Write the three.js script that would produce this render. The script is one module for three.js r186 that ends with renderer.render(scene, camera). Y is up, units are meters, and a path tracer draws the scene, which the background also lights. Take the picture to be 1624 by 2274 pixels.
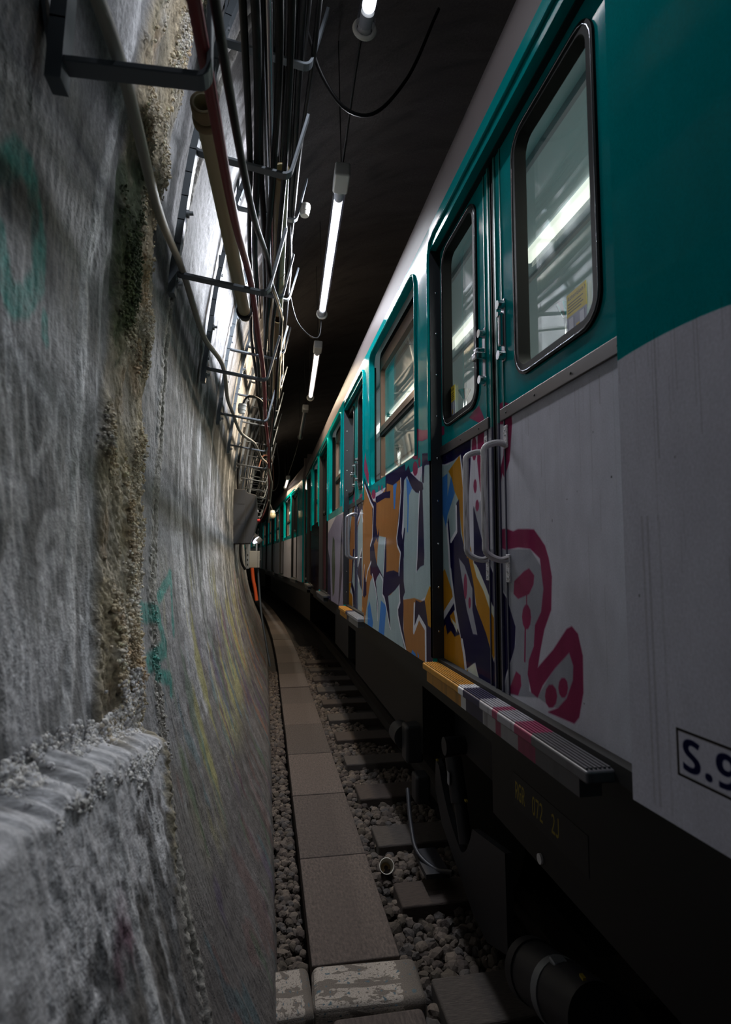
import * as THREE from 'three';
import { mergeGeometries } from 'three/addons/utils/BufferGeometryUtils.js';
import { RoundedBoxGeometry } from 'three/addons/geometries/RoundedBoxGeometry.js';
import { RectAreaLightUniformsLib } from 'three/addons/lights/RectAreaLightUniformsLib.js';

// ---------------------------------------------------------------- camera, exposure
const scene = new THREE.Scene();
scene.background = new THREE.Color(0x000000);
const camera = new THREE.PerspectiveCamera(83.67, 1624 / 2274, 0.05, 120);
camera.position.set(0, 1.62, 0);
camera.rotation.set(THREE.MathUtils.degToRad(4.547), THREE.MathUtils.degToRad(-9.885), 0, 'YXZ');
camera.focus = 3.2; camera.userData.fStop = 4;
const renderer = new THREE.WebGLRenderer({ antialias: true });
renderer.toneMapping = THREE.LinearToneMapping;
renderer.toneMappingExposure = 0.93;
renderer.shadowMap.enabled = true;
RectAreaLightUniformsLib.init();
const TUBE_COOL = [0.90, 0.93, 1.0], TUBE_WARM = [1.0, 0.80, 0.56];   // light of the near and of the far tubes
const TUBE_POWER = 215, CABIN_POWER = 38;

// ---------------------------------------------------------------- helpers
function rng(seed) { let a = seed >>> 0; return () => { a = (a + 0x6d2b79f5) >>> 0; let t = Math.imul(a ^ (a >>> 15), 1 | a); t = (t + Math.imul(t ^ (t >>> 7), 61 | t)) ^ t; return ((t ^ (t >>> 14)) >>> 0) / 4294967296; }; }
const PERM = new Uint8Array(512);
{ const r = rng(77), p = [...Array(256).keys()]; for (let i = 255; i > 0; i--) { const j = Math.floor(r() * (i + 1)); [p[i], p[j]] = [p[j], p[i]]; } for (let i = 0; i < 512; i++) PERM[i] = p[i & 255]; }
function noise(x, y) {                                           // gradient noise, about -1..1
  const xi = Math.floor(x), yi = Math.floor(y), xf = x - xi, yf = y - yi, X = xi & 255, Y = yi & 255;
  const u = xf * xf * xf * (xf * (xf * 6 - 15) + 10), v = yf * yf * yf * (yf * (yf * 6 - 15) + 10);
  const g = (h, a, b) => { h &= 7; const p = h < 4 ? a : b, q = h < 4 ? b : a; return ((h & 1) ? -p : p) + ((h & 2) ? -q : q) * 0.9; };
  const A = PERM[X] + Y, B = PERM[X + 1] + Y;
  const a = g(PERM[A], xf, yf), b = g(PERM[B], xf - 1, yf), c = g(PERM[A + 1], xf, yf - 1), d = g(PERM[B + 1], xf - 1, yf - 1);
  return a + u * (b - a) + v * (c + u * (d - c) - (a + u * (b - a)));
}
function fbm(x, y, o = 4) { let s = 0, a = 0.5; for (let i = 0; i < o; i++) { s += a * noise(x, y); x = x * 2.03 + 17.3; y = y * 2.03 - 9.1; a *= 0.5; } return s; }
const clamp = (v, a = 0, b = 1) => Math.min(b, Math.max(a, v));
const step = (a, b, v) => { const t = clamp((v - a) / (b - a)); return t * t * (3 - 2 * t); };
const lerp = (a, b, t) => a + (b - a) * t;
function table(t, v) { if (v <= t[0][0]) return t[0][1]; for (let i = 1; i < t.length; i++) if (v <= t[i][0]) return lerp(t[i - 1][1], t[i][1], (v - t[i - 1][0]) / (t[i][0] - t[i - 1][0])); return t[t.length - 1][1]; }

// the tunnel runs along -z, and from s = 8 m on bends gently to the left
const BEND = 8, RAD = 165;
const turn = (s) => Math.max(0, (s - BEND) / RAD);
function at(s, X, Y) {
  const a = turn(s);
  if (a === 0) return new THREE.Vector3(X, Y, -s);
  return new THREE.Vector3(-RAD * (1 - Math.cos(a)) + X * Math.cos(a), Y, -(BEND + RAD * Math.sin(a)) - X * Math.sin(a));
}
const used = {};
function numbered(name) { const n = used[name] = (used[name] ?? -1) + 1; return n ? name + '_' + String(n).padStart(3, '0') : name; }
function shade(o) { o.traverse((c) => { if (c.isMesh) { c.castShadow = true; c.receiveShadow = true; } }); return o; }
function clean(g) { const h = g.index ? g.toNonIndexed() : g; for (const k of Object.keys(h.attributes)) if (!['position', 'normal', 'uv'].includes(k)) h.deleteAttribute(k); return h; }
function merge(list) { list = [].concat(list); return list.length === 1 ? list[0] : mergeGeometries(list.map(clean)); }
function obj(name, geos, mat, parent) {
  const m = new THREE.Mesh(merge(geos), mat);
  m.name = parent ? name : numbered(name); m.castShadow = m.receiveShadow = true;
  (parent || scene).add(m); return m;
}
function tag(o, label, category, group, kind) { if (label) o.userData.label = label; if (category) o.userData.category = category; if (group) o.userData.group = group; if (kind) o.userData.kind = kind; return o; }
function thing(name, label, category, group, s = null, X = 0, Y = 0) {
  const o = new THREE.Group(); o.name = numbered(name); scene.add(o);
  if (s !== null) { o.position.copy(at(s, X, Y)); o.rotation.y = turn(s); }
  return tag(o, label, category, group);
}
// boxes given by their limits: x to the right, y up, u forward (-z)
function bx(x0, x1, y0, y1, u0, u1, r = 0) {
  const w = x1 - x0, h = y1 - y0, d = u1 - u0;
  const g = r ? new RoundedBoxGeometry(w, h, d, 2, Math.min(r, w / 2.1, h / 2.1, d / 2.1)) : new THREE.BoxGeometry(w, h, d);
  return g.translate((x0 + x1) / 2, (y0 + y1) / 2, -(u0 + u1) / 2);
}
const V = (x, y, z) => new THREE.Vector3(x, y, z);
function cyl(a, b, r, r2 = r, seg = 14) {                         // cylinder from a to b
  const d = b.clone().sub(a), g = new THREE.CylinderGeometry(r2, r, d.length(), seg);
  g.translate(0, d.length() / 2, 0); g.applyQuaternion(new THREE.Quaternion().setFromUnitVectors(V(0, 1, 0), d.clone().normalize()));
  return g.translate(a.x, a.y, a.z);
}
function tube(pts, r, seg = 60, rad = 8) { return new THREE.TubeGeometry(new THREE.CatmullRomCurve3(pts, false, 'centripetal'), seg, r, rad, false); }
const std = (color, roughness = 0.8, metalness = 0, extra = {}) => new THREE.MeshStandardMaterial({ color, roughness, metalness, ...extra });
const phys = (o) => new THREE.MeshPhysicalMaterial(o);
function canvas(w, h, draw) { const c = document.createElement('canvas'); c.width = w; c.height = h; draw(c.getContext('2d'), w, h); const t = new THREE.CanvasTexture(c); t.colorSpace = THREE.SRGBColorSpace; t.anisotropy = 8; return t; }
function field(n, f, srgb = false) {                              // grey or colour texture from a function of u, v in 0..1, which repeats
  const d = new Uint8Array(n * n * 4);
  for (let y = 0; y < n; y++) for (let x = 0; x < n; x++) { const c = f(x / n, y / n), i = (y * n + x) * 4; for (let k = 0; k < 3; k++) d[i + k] = clamp(Array.isArray(c) ? c[k] : c) * 255; d[i + 3] = 255; }
  const t = new THREE.DataTexture(d, n, n); t.wrapS = t.wrapT = THREE.RepeatWrapping; t.magFilter = THREE.LinearFilter; t.minFilter = THREE.LinearMipmapLinearFilter; t.generateMipmaps = true; if (srgb) t.colorSpace = THREE.SRGBColorSpace; t.needsUpdate = true; return t;
}
function wrapNoise(u, v, f, o = 4) {                              // blends two copies so that the field repeats
  const a = fbm(u * f, v * f, o), b = fbm((u - 1) * f, v * f, o), c = fbm(u * f, (v - 1) * f, o), d = fbm((u - 1) * f, (v - 1) * f, o);
  return lerp(lerp(a, b, u), lerp(c, d, u), v);
}
const grainTex = field(512, (u, v) => 0.5 + 0.55 * wrapNoise(u, v, 24, 4) + 0.25 * wrapNoise(u + 0.37, v, 90, 2));
const speckTex = field(512, (u, v) => { const n = 0.80 + 0.42 * wrapNoise(u, v, 30, 4) + 0.30 * wrapNoise(u, v + 0.2, 120, 2); return clamp(n, 0.3, 1); }, true);
const repeat = (t, x, y = x) => { const c = t.clone(); c.repeat.set(x, y); c.needsUpdate = true; return c; };

const M = {
  galv: std(0x8d9298, 0.5, 0.75, { bumpMap: grainTex, bumpScale: 0.0004 }),
  rack: std(0x5d6369, 0.55, 0.35, { bumpMap: grainTex, bumpScale: 0.0006 }),
  rail: std(0x596066, 0.5, 0.45),
  rubber: new THREE.MeshPhysicalMaterial({ color: 0x050506, roughness: 0.6, specularIntensity: 0.25 }),
  cable: new THREE.MeshPhysicalMaterial({ color: 0x060607, roughness: 0.5, specularIntensity: 0.4 }), cableGrey: new THREE.MeshPhysicalMaterial({ color: 0x141518, roughness: 0.55, specularIntensity: 0.4 }), cableWhite: std(0x8d8a80, 0.65), cableRed: std(0x7d1d22, 0.5), rope: std(0x4a2617, 0.9),
  pipe: std(0xa79d7c, 0.55), pipeOld: std(0x7c6a48, 0.6), steel: std(0xb9bcc2, 0.25, 0.95), dark: std(0x0e0e10, 0.6), black: std(0x070708, 0.7),
  boxGrey: std(0x1f2024, 0.55), boxLight: std(0x85847f, 0.5), orange: std(0xb4471a, 0.5), red: std(0x9c1414, 0.4),
  alu: std(0x9b9ba3, 0.32, 0.8), bronze: std(0x6a5346, 0.35, 0.6), chrome: std(0xc9cbd0, 0.16, 1.0),
  concrete: std(0x6b655e, 0.9, 0, { map: repeat(speckTex, 1.7), bumpMap: repeat(grainTex, 1.7), bumpScale: 0.002 }),
  wood: std(0x453a34, 0.9, 0, { map: repeat(speckTex, 2, 2), bumpMap: repeat(grainTex, 2), bumpScale: 0.003 }),
  ground: std(0x241f1b, 0.95, 0, { map: repeat(speckTex, 3), bumpMap: repeat(grainTex, 3), bumpScale: 0.01 }),
  plastic: std(0xb9b8b0, 0.5), lampGrey: std(0x9a9c9a, 0.5), glass: phys({ color: 0xffffff, transmission: 1, thickness: 0, roughness: 0.02, ior: 1.5 }),
  sleeve: phys({ color: 0xf4f6ff, transmission: 1, thickness: 0, roughness: 0.05, ior: 1.2 }),
};
const WALL_STROKES = [
  ['W',0.009,0.955,2,0.955,1.96,0.965,1.883,0.98,1.793],
  ['W',0.011,0.954,1.97,1.032,1.937,1.132,1.903,1.149,1.857,1.054,1.772],
  ['W',0.009,1.005,1.95,1.026,1.886,1.051,1.806,1.058,1.779],
  ['W',0.01,1.194,1.953,1.169,1.894,1.166,1.812,1.202,1.766,1.242,1.808,1.245,1.913,1.2,1.952],
  ['W',0.007,0.98,1.793,0.968,1.743],
  ['W',0.01,0.921,1.895,0.951,1.834,0.974,1.792],
  ['W',0.03,0.923,1.712,0.958,1.721,0.997,1.712],
  ['W',0.018,1.069,1.63,1.114,1.679,1.202,1.694,1.156,1.622,1.084,1.59],
  ['W',0.012,1.097,1.613,1.059,1.524,1.053,1.441],
  ['W',0.014,1.149,1.53,1.153,1.484,1.096,1.433],
  ['W',0.02,0.976,1.661,0.956,1.609,0.913,1.562],
  ['W',0.05,0.98,1.462,0.963,1.39],
  ['W',0.03,1.086,1.449,1.061,1.416],
  ['W',0.04,0.92,1.549,0.935,1.511,0.947,1.461],
  ['T',0.022,0.916,2.113,0.934,2.052,0.966,2.027,1.02,2.051,1.071,2.111,1.071,2.183,1.01,2.277,0.965,2.273,0.925,2.225,0.897,2.212],
  ['T',0.012,1.105,2.06,1.109,2.023],
  ['K',0.03,0.9,2.193,0.948,2.196,1.026,2.206],
  ['T',0.025,1.797,1.461,2.097,1.422,2.154,1.3,1.855,1.296],
  ['T',0.02,2.13,1.477,2.433,1.55,2.365,1.332],
  ['T',0.02,1.94,1.252,2.159,1.191,2.143,1.152],
];
// ================================================================ THE TUNNEL
const PROFILE = [[.06, -.25], [.06, 0], [-.10, .4], [-.235, .8], [-.33, 1.2], [-.385, 1.62], [-.405, 2.1], [-.385, 2.66], [-.325, 3.15], [-.235, 3.63], [-.15, 3.9], [-.02, 4.15], [.2, 4.4], [.5, 4.6], [1.0, 4.78], [1.5, 4.86], [1.95, 4.88]];
const profile = new THREE.CatmullRomCurve3(PROFILE.map(([x, y]) => V(x, y, 0)), false, 'centripetal');
const wallX = (Y) => table(PROFILE.slice(0, 12).map(([x, y]) => [y, x]), Y);
// stains, crust and paint of the near wall, in metres along the tunnel (s) and above the ground (Y)
function segDist(px, py, L) {
  let m = 9;
  for (let i = 2; i + 3 < L.length; i += 2) {
    const ax = L[i], ay = L[i + 1], dx = L[i + 2] - ax, dy = L[i + 3] - ay, q = dx * dx + dy * dy;
    const t = q ? clamp(((px - ax) * dx + (py - ay) * dy) / q) : 0; m = Math.min(m, Math.hypot(px - ax - t * dx, py - ay - t * dy));
  }
  return m;
}
const CRUST_L = [[1.2, 1.27], [1.32, 1.28], [1.56, 1.36], [1.87, 1.42], [2.24, 1.50], [2.7, 1.48], [3.1, 1.5], [3.9, 1.62]];
const CRUST_R = [[1.2, 1.62], [1.53, 1.82], [2.0, 1.92], [2.34, 1.95], [2.77, 1.92], [3.34, 1.93], [3.6, 1.95], [3.9, 1.9]];
const GAP2 = [[0, 1.42], [.48, 1.54], [.57, 1.61], [.75, 1.69], [1.0, 1.84], [1.31, 1.95], [2.04, 2.25], [2.6, 2.3], [3.6, 2.4]];
const VEIN = [[0, 1.28], [.5, 1.36], [.82, 1.40], [1.0, 1.48], [1.19, 1.60], [1.6, 2.02], [2.05, 2.12], [3, 2.1]];
const DRIP = [[1.2, 1.09], [1.36, 1.14], [1.48, 1.20], [1.75, 1.27], [2.06, 1.33], [2.27, 1.33], [2.55, 1.40], [3, 1.45]];
const LEDGE_Y = [[.5, 1.34], [.85, 1.31], [1.03, 1.295], [1.25, 1.25], [1.6, 1.18]];
function ledge(s, Y) {                                           // thicker footing below a broken ledge
  const top = table(LEDGE_Y, s) + 0.018 * noise(s * 22, 3.3) + .01 * noise(s * 60, 8.3), end = 1.60 - .32 * step(1.18, .6, Y) + 0.02 * noise(7.7, Y * 14);
  return step(top + .012, top - .045, Y) * step(end + .03, end - .05, s) * step(.05, .5, Y);
}
function crustAmount(s, Y) {
  const l = table(CRUST_L, Y) + .03 * fbm(Y * 6, 1.5, 2), r = table(CRUST_R, Y) + .05 * fbm(Y * 5, 7.5, 3);
  let c = step(l - .012, l + .03, s) * step(r + .03, r - .06, s);
  c *= step(1.19, 1.24, Y);
  return c;
}
function crustLump(s, Y) {
  const w = fbm(s * 7 + 3, Y * 3.2, 3), n = 1 - Math.abs(noise(s * 60, Y * 54)), m = 1 - Math.abs(noise(s * 95 + 4, Y * 88));
  return clamp(.45 + 1.3 * w) * (.45 * n * n + .55 * m * m);
}
function wallShape(s, Y) {                                       // relief in metres, out of the wall
  let d = (s < 1.7 && Y < 1.4 ? .006 * fbm(s * 30, Y * 34, 3) * ledge(s, Y) : 0) + .010 * fbm(s * 2.1, Y * 1.6, 3) + .0035 * fbm(s * 14, Y * 9, 3) + .002 * noise(s * 60, Y * 14) + (s > 2 ? .0035 * noise(s * 11, Y * 17) : 0);
  if (s < 2.6) {
    d += .070 * ledge(s, Y);
    const c = crustAmount(s, Y); if (c > 0) d += c * (.006 + .040 * crustLump(s, Y));
    const g = Math.abs(s - table(GAP2, Y) - .02 * noise(Y * 5, 2)); d += .012 * step(.05, .0, Math.abs(g - .035)) * (.5 + .7 * noise(s * 70, Y * 60)) - .022 * step(.022, .004, g);
    const v = Math.abs(s - table(VEIN, Y)); if (Y < 1.25) d += .018 * step(.05, .01, v) * (.5 + .8 * Math.abs(noise(s * 55, Y * 50)));
    const w = Math.abs(s - table(DRIP, Y) - .015 * noise(Y * 6, 9)); d += .006 * step(.03, .005, w) * (.6 + .6 * noise(s * 60, Y * 20));
  }
  return d;
}
const mixc = (a, b, t) => { a[0] += (b[0] - a[0]) * t; a[1] += (b[1] - a[1]) * t; a[2] += (b[2] - a[2]) * t; };
function wallColor(s, Y, out) {
  const big = fbm(s * 1.1 + 5, Y * .7, 3), fine = fbm(s * 11, Y * 7, 3), run = fbm(s * 3.1 + 2 + .25 * fbm(s * 5, Y * 3, 2), Y * .75, 4), run2 = fbm(s * 13, Y * 1.5 + 3, 3);
  let g = .28 + .10 * big + .07 * fine + .16 * run + .12 * run2;
  out[0] = g * .98; out[1] = g * .985; out[2] = g * 1.02;
  // soot and black mould running down further along
  const grit = fbm(s * 9 + 3, Y * 21, 3), far = step(1.9, 3.0, s); { const k = 1 + (.25 + .35 * far) * grit; out[0] *= k; out[1] *= k; out[2] *= k; } const mould = step(.02, .26, fbm(s * 2.2 + 9, Y * .8 + 2, 3) + .8 * run2 + .3 * fine + .42 * step(1.7, 2.3, Y) * step(2.95, 2.6, Y) - .08 - .25 * step(2.6, 3.1, Y));
  mixc(out, [.035, .042, .036], far * mould * .85);
  mixc(out, [.58, .58, .60], far * step(.06, .26, fbm(s * 5.5 + 31, Y * .9, 4) + .35 * fine) * .8); mixc(out, [.03, .03, .03], far * step(.16, .30, fbm(s * 7 + 81, Y * .7 + 9, 4) + .25 * fine) * .8);
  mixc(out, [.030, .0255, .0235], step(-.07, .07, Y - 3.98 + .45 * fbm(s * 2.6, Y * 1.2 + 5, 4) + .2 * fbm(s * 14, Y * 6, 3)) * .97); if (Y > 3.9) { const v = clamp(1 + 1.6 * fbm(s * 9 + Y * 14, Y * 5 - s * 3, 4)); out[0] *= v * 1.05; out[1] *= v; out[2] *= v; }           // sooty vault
  // foot of the wall: mixed to darker brown with a ragged edge, traces of old paint
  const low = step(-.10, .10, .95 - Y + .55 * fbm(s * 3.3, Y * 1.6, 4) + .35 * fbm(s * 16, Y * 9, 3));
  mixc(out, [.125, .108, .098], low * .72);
  if (s > 1.75) {
    const p = step(-.02, .18, fbm(s * 2.1 + 40, Y * 1.15 + 3, 3) + .5 * fbm(s * 11, Y * 1.2, 3)) * step(1.75, 1.2, Y) * step(.4, .75, Y) * step(1.9, 2.5, s);
    mixc(out, [.36, .34, .13], p * .85 * step(9, 6, s));
    mixc(out, [.10, .07, .15], .65 * step(.14, .26, fbm(s * 3.5 + 71, Y * 1.6, 3)) * step(1.5, 1.1, Y));
    mixc(out, [.20, .06, .05], .30 * step(.19, .26, fbm(s * 4.2 + 14, Y * 2.2 + 8, 3)) * step(1.3, .9, Y));
    mixc(out, [.06, .16, .07], .4 * step(.23, .28, fbm(s * 5 + 55, Y * 1.4 + 1, 3)) * step(1.7, 1.2, Y));
    mixc(out, [.42, .14, .04], .6 * step(.22, .30, fbm(s * 2.6 + 5, Y * 1.3 + 31, 3)) * step(1.75, 1.3, Y) * step(4, 6, s));
    mixc(out, [.05, .18, .22], .4 * step(.25, .30, fbm(s * 6 + 90, Y * 1.8 + 15, 3)) * step(1.4, 1.0, Y));
  }
  if (s < 2.7) {
    // dull older coat near the camera with darker broad strokes
    mixc(out, [.085, .088, .10], step(1.5, 1.25, s) * step(.02, .2, fbm(s * 5, Y * 2.4 + 20, 3)) * .65);
    const salt = step(.10, .30, fbm(s * 9 + 60, Y * 8, 4) + .75 * ledge(s, Y) * step(.34, .0, Math.abs(Y - table(LEDGE_Y, s) + .06)) - .02);
    mixc(out, [.74, .74, .78], Math.max(salt, .85 * step(.075, .03, Math.abs(Y - table(LEDGE_Y, s) + .01)) * step(-.2, .1, fbm(s * 24, Y * 30, 3)) * ledge(s, Y - .03)) * .95 * step(1.75, 1.45, Y) * step(.55, .95, Y) * step(1.75, 1.5, s));
    mixc(out, [.06, .055, .05], .8 * step(.12, .3, fbm(s * 8 + 3, Y * 7 + 60, 3)) * step(1.22, 1.1, Y) * step(1.7, 1.4, s) * step(.5, .8, Y));
    mixc(out, [.20, .05, .12], .6 * step(.12, .3, fbm(s * 6 + 33, Y * 4, 2) + .25 * step(.12, .02, Math.hypot(s - 1.0, Y - .97))) * step(1.1, .98, Y) * step(1.2, 1.05, s));
    const w = Math.abs(s - table(DRIP, Y) - .015 * noise(Y * 6, 9)); mixc(out, [.72, .72, .75], step(.042, .010, w + .016 * noise(s * 50, Y * 24)) * .95);
    const w2 = Math.abs(s - table(DRIP, Y) - .11 - .02 * noise(Y * 4, 3)); mixc(out, [.55, .55, .57], step(.018, .004, w2 + .010 * noise(s * 60, Y * 30)) * .7);
    const c = crustAmount(s, Y);
    if (c > 0) {
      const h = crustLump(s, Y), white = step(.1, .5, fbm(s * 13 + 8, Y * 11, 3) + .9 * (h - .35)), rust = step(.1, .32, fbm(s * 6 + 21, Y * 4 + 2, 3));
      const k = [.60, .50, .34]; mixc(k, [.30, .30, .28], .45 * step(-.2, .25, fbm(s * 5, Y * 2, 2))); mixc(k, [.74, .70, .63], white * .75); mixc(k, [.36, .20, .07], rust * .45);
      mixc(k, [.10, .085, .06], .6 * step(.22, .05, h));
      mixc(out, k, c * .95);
      const ms = Math.hypot((s - 1.58) / .13, (Y - 2.47) / .34) + .7 * fbm(s * 12, Y * 9, 3);   // moss
      mixc(out, [.035, .065, .022], step(1.05, .62, ms) * .92);
      mixc(out, [.11, .13, .05], .5 * step(.1, .3, fbm(s * 8 + 70, Y * 2.5, 2)) * step(2.1, 2.3, Y) * step(1.72, 1.5, s));
    }
    const gg = Math.abs(s - table(GAP2, Y) - .02 * noise(Y * 5, 2));
    mixc(out, [.44, .42, .38], .8 * step(.075, .03, gg + .02 * noise(s * 40, Y * 40))); mixc(out, [.05, .045, .04], step(.022, .008, gg) * .9);
    const v = Math.abs(s - table(VEIN, Y)); if (Y < 1.25) { mixc(out, [.42, .37, .27], step(.05, .015, v + .02 * noise(s * 50, Y * 50))); mixc(out, [.04, .036, .03], step(.0, .02, s - table(VEIN, Y) - .02) * step(.06, .03, s - table(VEIN, Y)) * .8); }
    for (const L of WALL_STROKES) {
      if (Math.abs(s - L[2]) > .7 || Math.abs(Y - L[3]) > .5) continue;
      const d = segDist(s, Y, L) + .004 * noise(s * 40, Y * 40), e = L[1] * 1.3, k = step(e * 1.25, e * .7, d) * (.78 + .3 * noise(s * 30, Y * 30));
      if (k > 0) mixc(out, L[0] === 'W' ? [.66, .66, .70] : L[0] === 'T' ? [.008, .27, .23] : [.03, .035, .04], k * (L[0] === 'W' ? .88 : .95));
    }
  }
  for (let i = 0; i < 3; i++) out[i] = clamp(out[i], .006, .75);
}
function tunnelSkin(name, sList, pts, rough, mirrored, mat) {
  const n = sList.length, m = pts.length, pos = new Float32Array(n * m * 3), col = new Float32Array(n * m * 3), uv = new Float32Array(n * m * 2), idx = new Uint32Array((n - 1) * (m - 1) * 6), c = [0, 0, 0];
  let k = 0, arc = 0; const arcs = pts.map((p, j) => (j ? arc += Math.hypot(p.x - pts[j - 1].x, p.y - pts[j - 1].y) : 0));
  for (let i = 0; i < n; i++) for (let j = 0; j < m; j++, k++) {
    const s = sList[i], p = pts[j], d = rough(s, p.y, p), q = at(s, mirrored ? 3.9 - (p.x + p.nx * d) : p.x + p.nx * d, p.y + p.ny * d);
    pos.set([q.x, q.y, q.z], k * 3); uv.set([s, arcs[j]], k * 2);
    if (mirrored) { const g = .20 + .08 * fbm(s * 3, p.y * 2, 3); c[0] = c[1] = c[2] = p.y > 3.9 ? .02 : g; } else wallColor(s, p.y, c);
    col.set(c, k * 3);
  }
  let o = 0;
  for (let i = 0; i < n - 1; i++) for (let j = 0; j < m - 1; j++) { const a = i * m + j, b = a + m; if (mirrored) idx.set([a, a + 1, b, b, a + 1, b + 1], o); else idx.set([a, b, a + 1, b, b + 1, a + 1], o); o += 6; }
  const g = new THREE.BufferGeometry(); g.setAttribute('position', new THREE.BufferAttribute(pos, 3)); g.setAttribute('color', new THREE.BufferAttribute(col, 3)); g.setAttribute('uv', new THREE.BufferAttribute(uv, 2)); g.setIndex(new THREE.BufferAttribute(idx, 1)); g.computeVertexNormals();
  const w = new THREE.Mesh(g, mat); w.name = name; w.castShadow = w.receiveShadow = true; w.userData.kind = 'structure'; scene.add(w); return w;
}
function profilePoints(fineTo, ds, coarse) {
  const L = profile.getLength(), out = []; profile.arcLengthDivisions = 400;
  let a = 0; while (a < L) { const p = profile.getPointAt(Math.min(1, a / L)), t = profile.getTangentAt(Math.min(1, a / L)); out.push({ x: p.x, y: p.y, nx: t.y, ny: -t.x }); a += p.y < fineTo ? ds : coarse; }
  const p = profile.getPointAt(1); out.push({ x: p.x, y: p.y, nx: 0, ny: -1 }); return out;
}
const wallMat = std(0xffffff, 0.88, 0, { vertexColors: true, map: repeat(speckTex, 2.2), bumpMap: repeat(grainTex, 2.2), bumpScale: 0.004 });
const sNear = [-4, -3, -2, -1.2, -.6, -.2, .1, .3, .45]; { let s = .5; while (s < 34) { sNear.push(s); s += s < .75 ? .02 : s < 2.2 ? .0052 : s * .0062; } for (; s < 60; s += 1.5) sNear.push(s); }
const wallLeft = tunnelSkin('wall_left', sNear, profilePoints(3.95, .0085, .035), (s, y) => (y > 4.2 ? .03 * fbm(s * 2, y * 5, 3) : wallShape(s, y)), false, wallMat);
tag(wallLeft, 'grimy grey concrete tunnel wall with mineral crust and faded graffiti', null, null, 'structure');
const sFar = []; for (let s = -4; s < 60; s += s < 20 ? .12 : 1) sFar.push(s);
const wallRight = tunnelSkin('wall_right', sFar, profilePoints(9, .09, .09), (s, y) => .03 * fbm(s * 2, y * 2, 3), true, wallMat);
tag(wallRight, 'tunnel wall on the far side of the train', null, null, 'structure');
for (const [n, s] of [['wall_back', -4], ['wall_front', 58]]) { const g = new THREE.Group(); g.name = n; g.position.copy(at(s, 1.95, 0)); g.rotation.y = turn(s); scene.add(g); g.userData.kind = 'structure'; obj('panel', bx(-3, 3, -.3, 5.2, n === 'wall_back' ? -.2 : 0, n === 'wall_back' ? 0 : .2), std(0x0a0a0a, .95), g); }

function lumpy(g, o, k) { const p = g.attributes.position; for (let i = 0; i < p.count; i++) { const a = V(p.getX(i), p.getY(i), p.getZ(i)); a.multiplyScalar(1 + k * noise(a.x * 1.3 + o, a.y * 1.3 + a.z * 1.1)); p.setXYZ(i, a.x, a.y, a.z); } g.computeVertexNormals(); return g; }
// knobbly mineral crust on the seam: real grains of lime
{
  const r = rng(5), g = lumpy(new THREE.IcosahedronGeometry(1, 1), 3.1, .5), cm = std(0xffffff, .9), N = 20000, im = new THREE.InstancedMesh(g, cm, N), m4 = new THREE.Matrix4(), q = new THREE.Quaternion(), cc = new THREE.Color(), pc = [0, 0, 0];
  let k = 0, tries = 0;
  while (k < N && tries++ < 900000) {
    const ld = r() < .22, Y = ld ? 1.14 + .2 * r() : 1.0 + r() * 2.6, s = ld ? .85 + .75 * r() : 1.2 + r() * .85;
    let dens = crustAmount(s, Y) * step(.30, .70, crustLump(s, Y) + .35 * fbm(s * 6, Y * 5, 2)) + .0;
    if (Y < 1.28 && Y > 1.15 && s > 1.25 && s < 1.62) dens = Math.max(dens, .8);
    const gg = Math.abs(Math.abs(s - table(GAP2, Y)) - .035); if (gg < .02) dens = Math.max(dens, .12);
    if (ld) { const q = Y - table(LEDGE_Y, s); dens = Math.max(dens, .55 * step(.07, .0, Math.abs(q + .01)) * step(.0, .35, fbm(s * 16, Y * 16, 3) + .22)); }
    if (r() > dens) continue;
    const p = at(s, wallX(Y) + wallShape(s, Y), Y), R = .0014 + .0034 * r() * r() + (r() < .03 ? .003 : 0);
    m4.compose(p, q.setFromEuler(new THREE.Euler(r() * 6, r() * 6, r() * 6)), V(R * (.8 + .5 * r()), R * (.8 + .5 * r()), R * (.8 + .5 * r()))); im.setMatrixAt(k, m4);
    wallColor(s, Y, pc); if (ld) { const q = .5 + .25 * r(); pc[0] = pc[1] = q; pc[2] = q * 1.04; } const b = .75 + .7 * r(); im.setColorAt(k, cc.setRGB(clamp(pc[0] * b, 0, .7), clamp(pc[1] * b, 0, .68), clamp(pc[2] * b, 0, .66))); k++;
  }
  im.count = k; im.name = 'mineral_crust'; im.castShadow = im.receiveShadow = true; im.userData.kind = 'stuff'; im.userData.label = 'knobbly tan and white mineral crust on the seam of the wall'; wallLeft.add(im);
}

// ---------------------------------------------------------------- ground
const floor = new THREE.Group(); floor.name = 'floor'; tag(floor, 'dark ballast ground with concrete walkway slabs', null, null, 'structure'); scene.add(floor);
{
  const ss = []; for (let s = -4; s < 60; s += s < 12 ? .06 : .6) ss.push(s); const xs = []; for (let x = -.1; x <= 4; x += x < 1.3 ? .03 : .2) xs.push(x);
  const pos = [], uv = [], id = [];
  ss.forEach((s) => xs.forEach((x) => { const gut = x < .22 ? -.05 : 0, p = at(s, x, -.105 + gut + .018 * fbm(s * 8, x * 8, 3)); pos.push(p.x, p.y, p.z); uv.push(s, x); }));
  const m = xs.length; for (let i = 0; i < ss.length - 1; i++) for (let j = 0; j < m - 1; j++) { const a = i * m + j, b = a + m; id.push(a, a + 1, b, b, a + 1, b + 1); }
  const g = new THREE.BufferGeometry(); g.setAttribute('position', new THREE.Float32BufferAttribute(pos, 3)); g.setAttribute('uv', new THREE.Float32BufferAttribute(uv, 2)); g.setIndex(id); g.computeVertexNormals();
  obj('ballast_bed', g, M.ground, floor);
}
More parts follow.
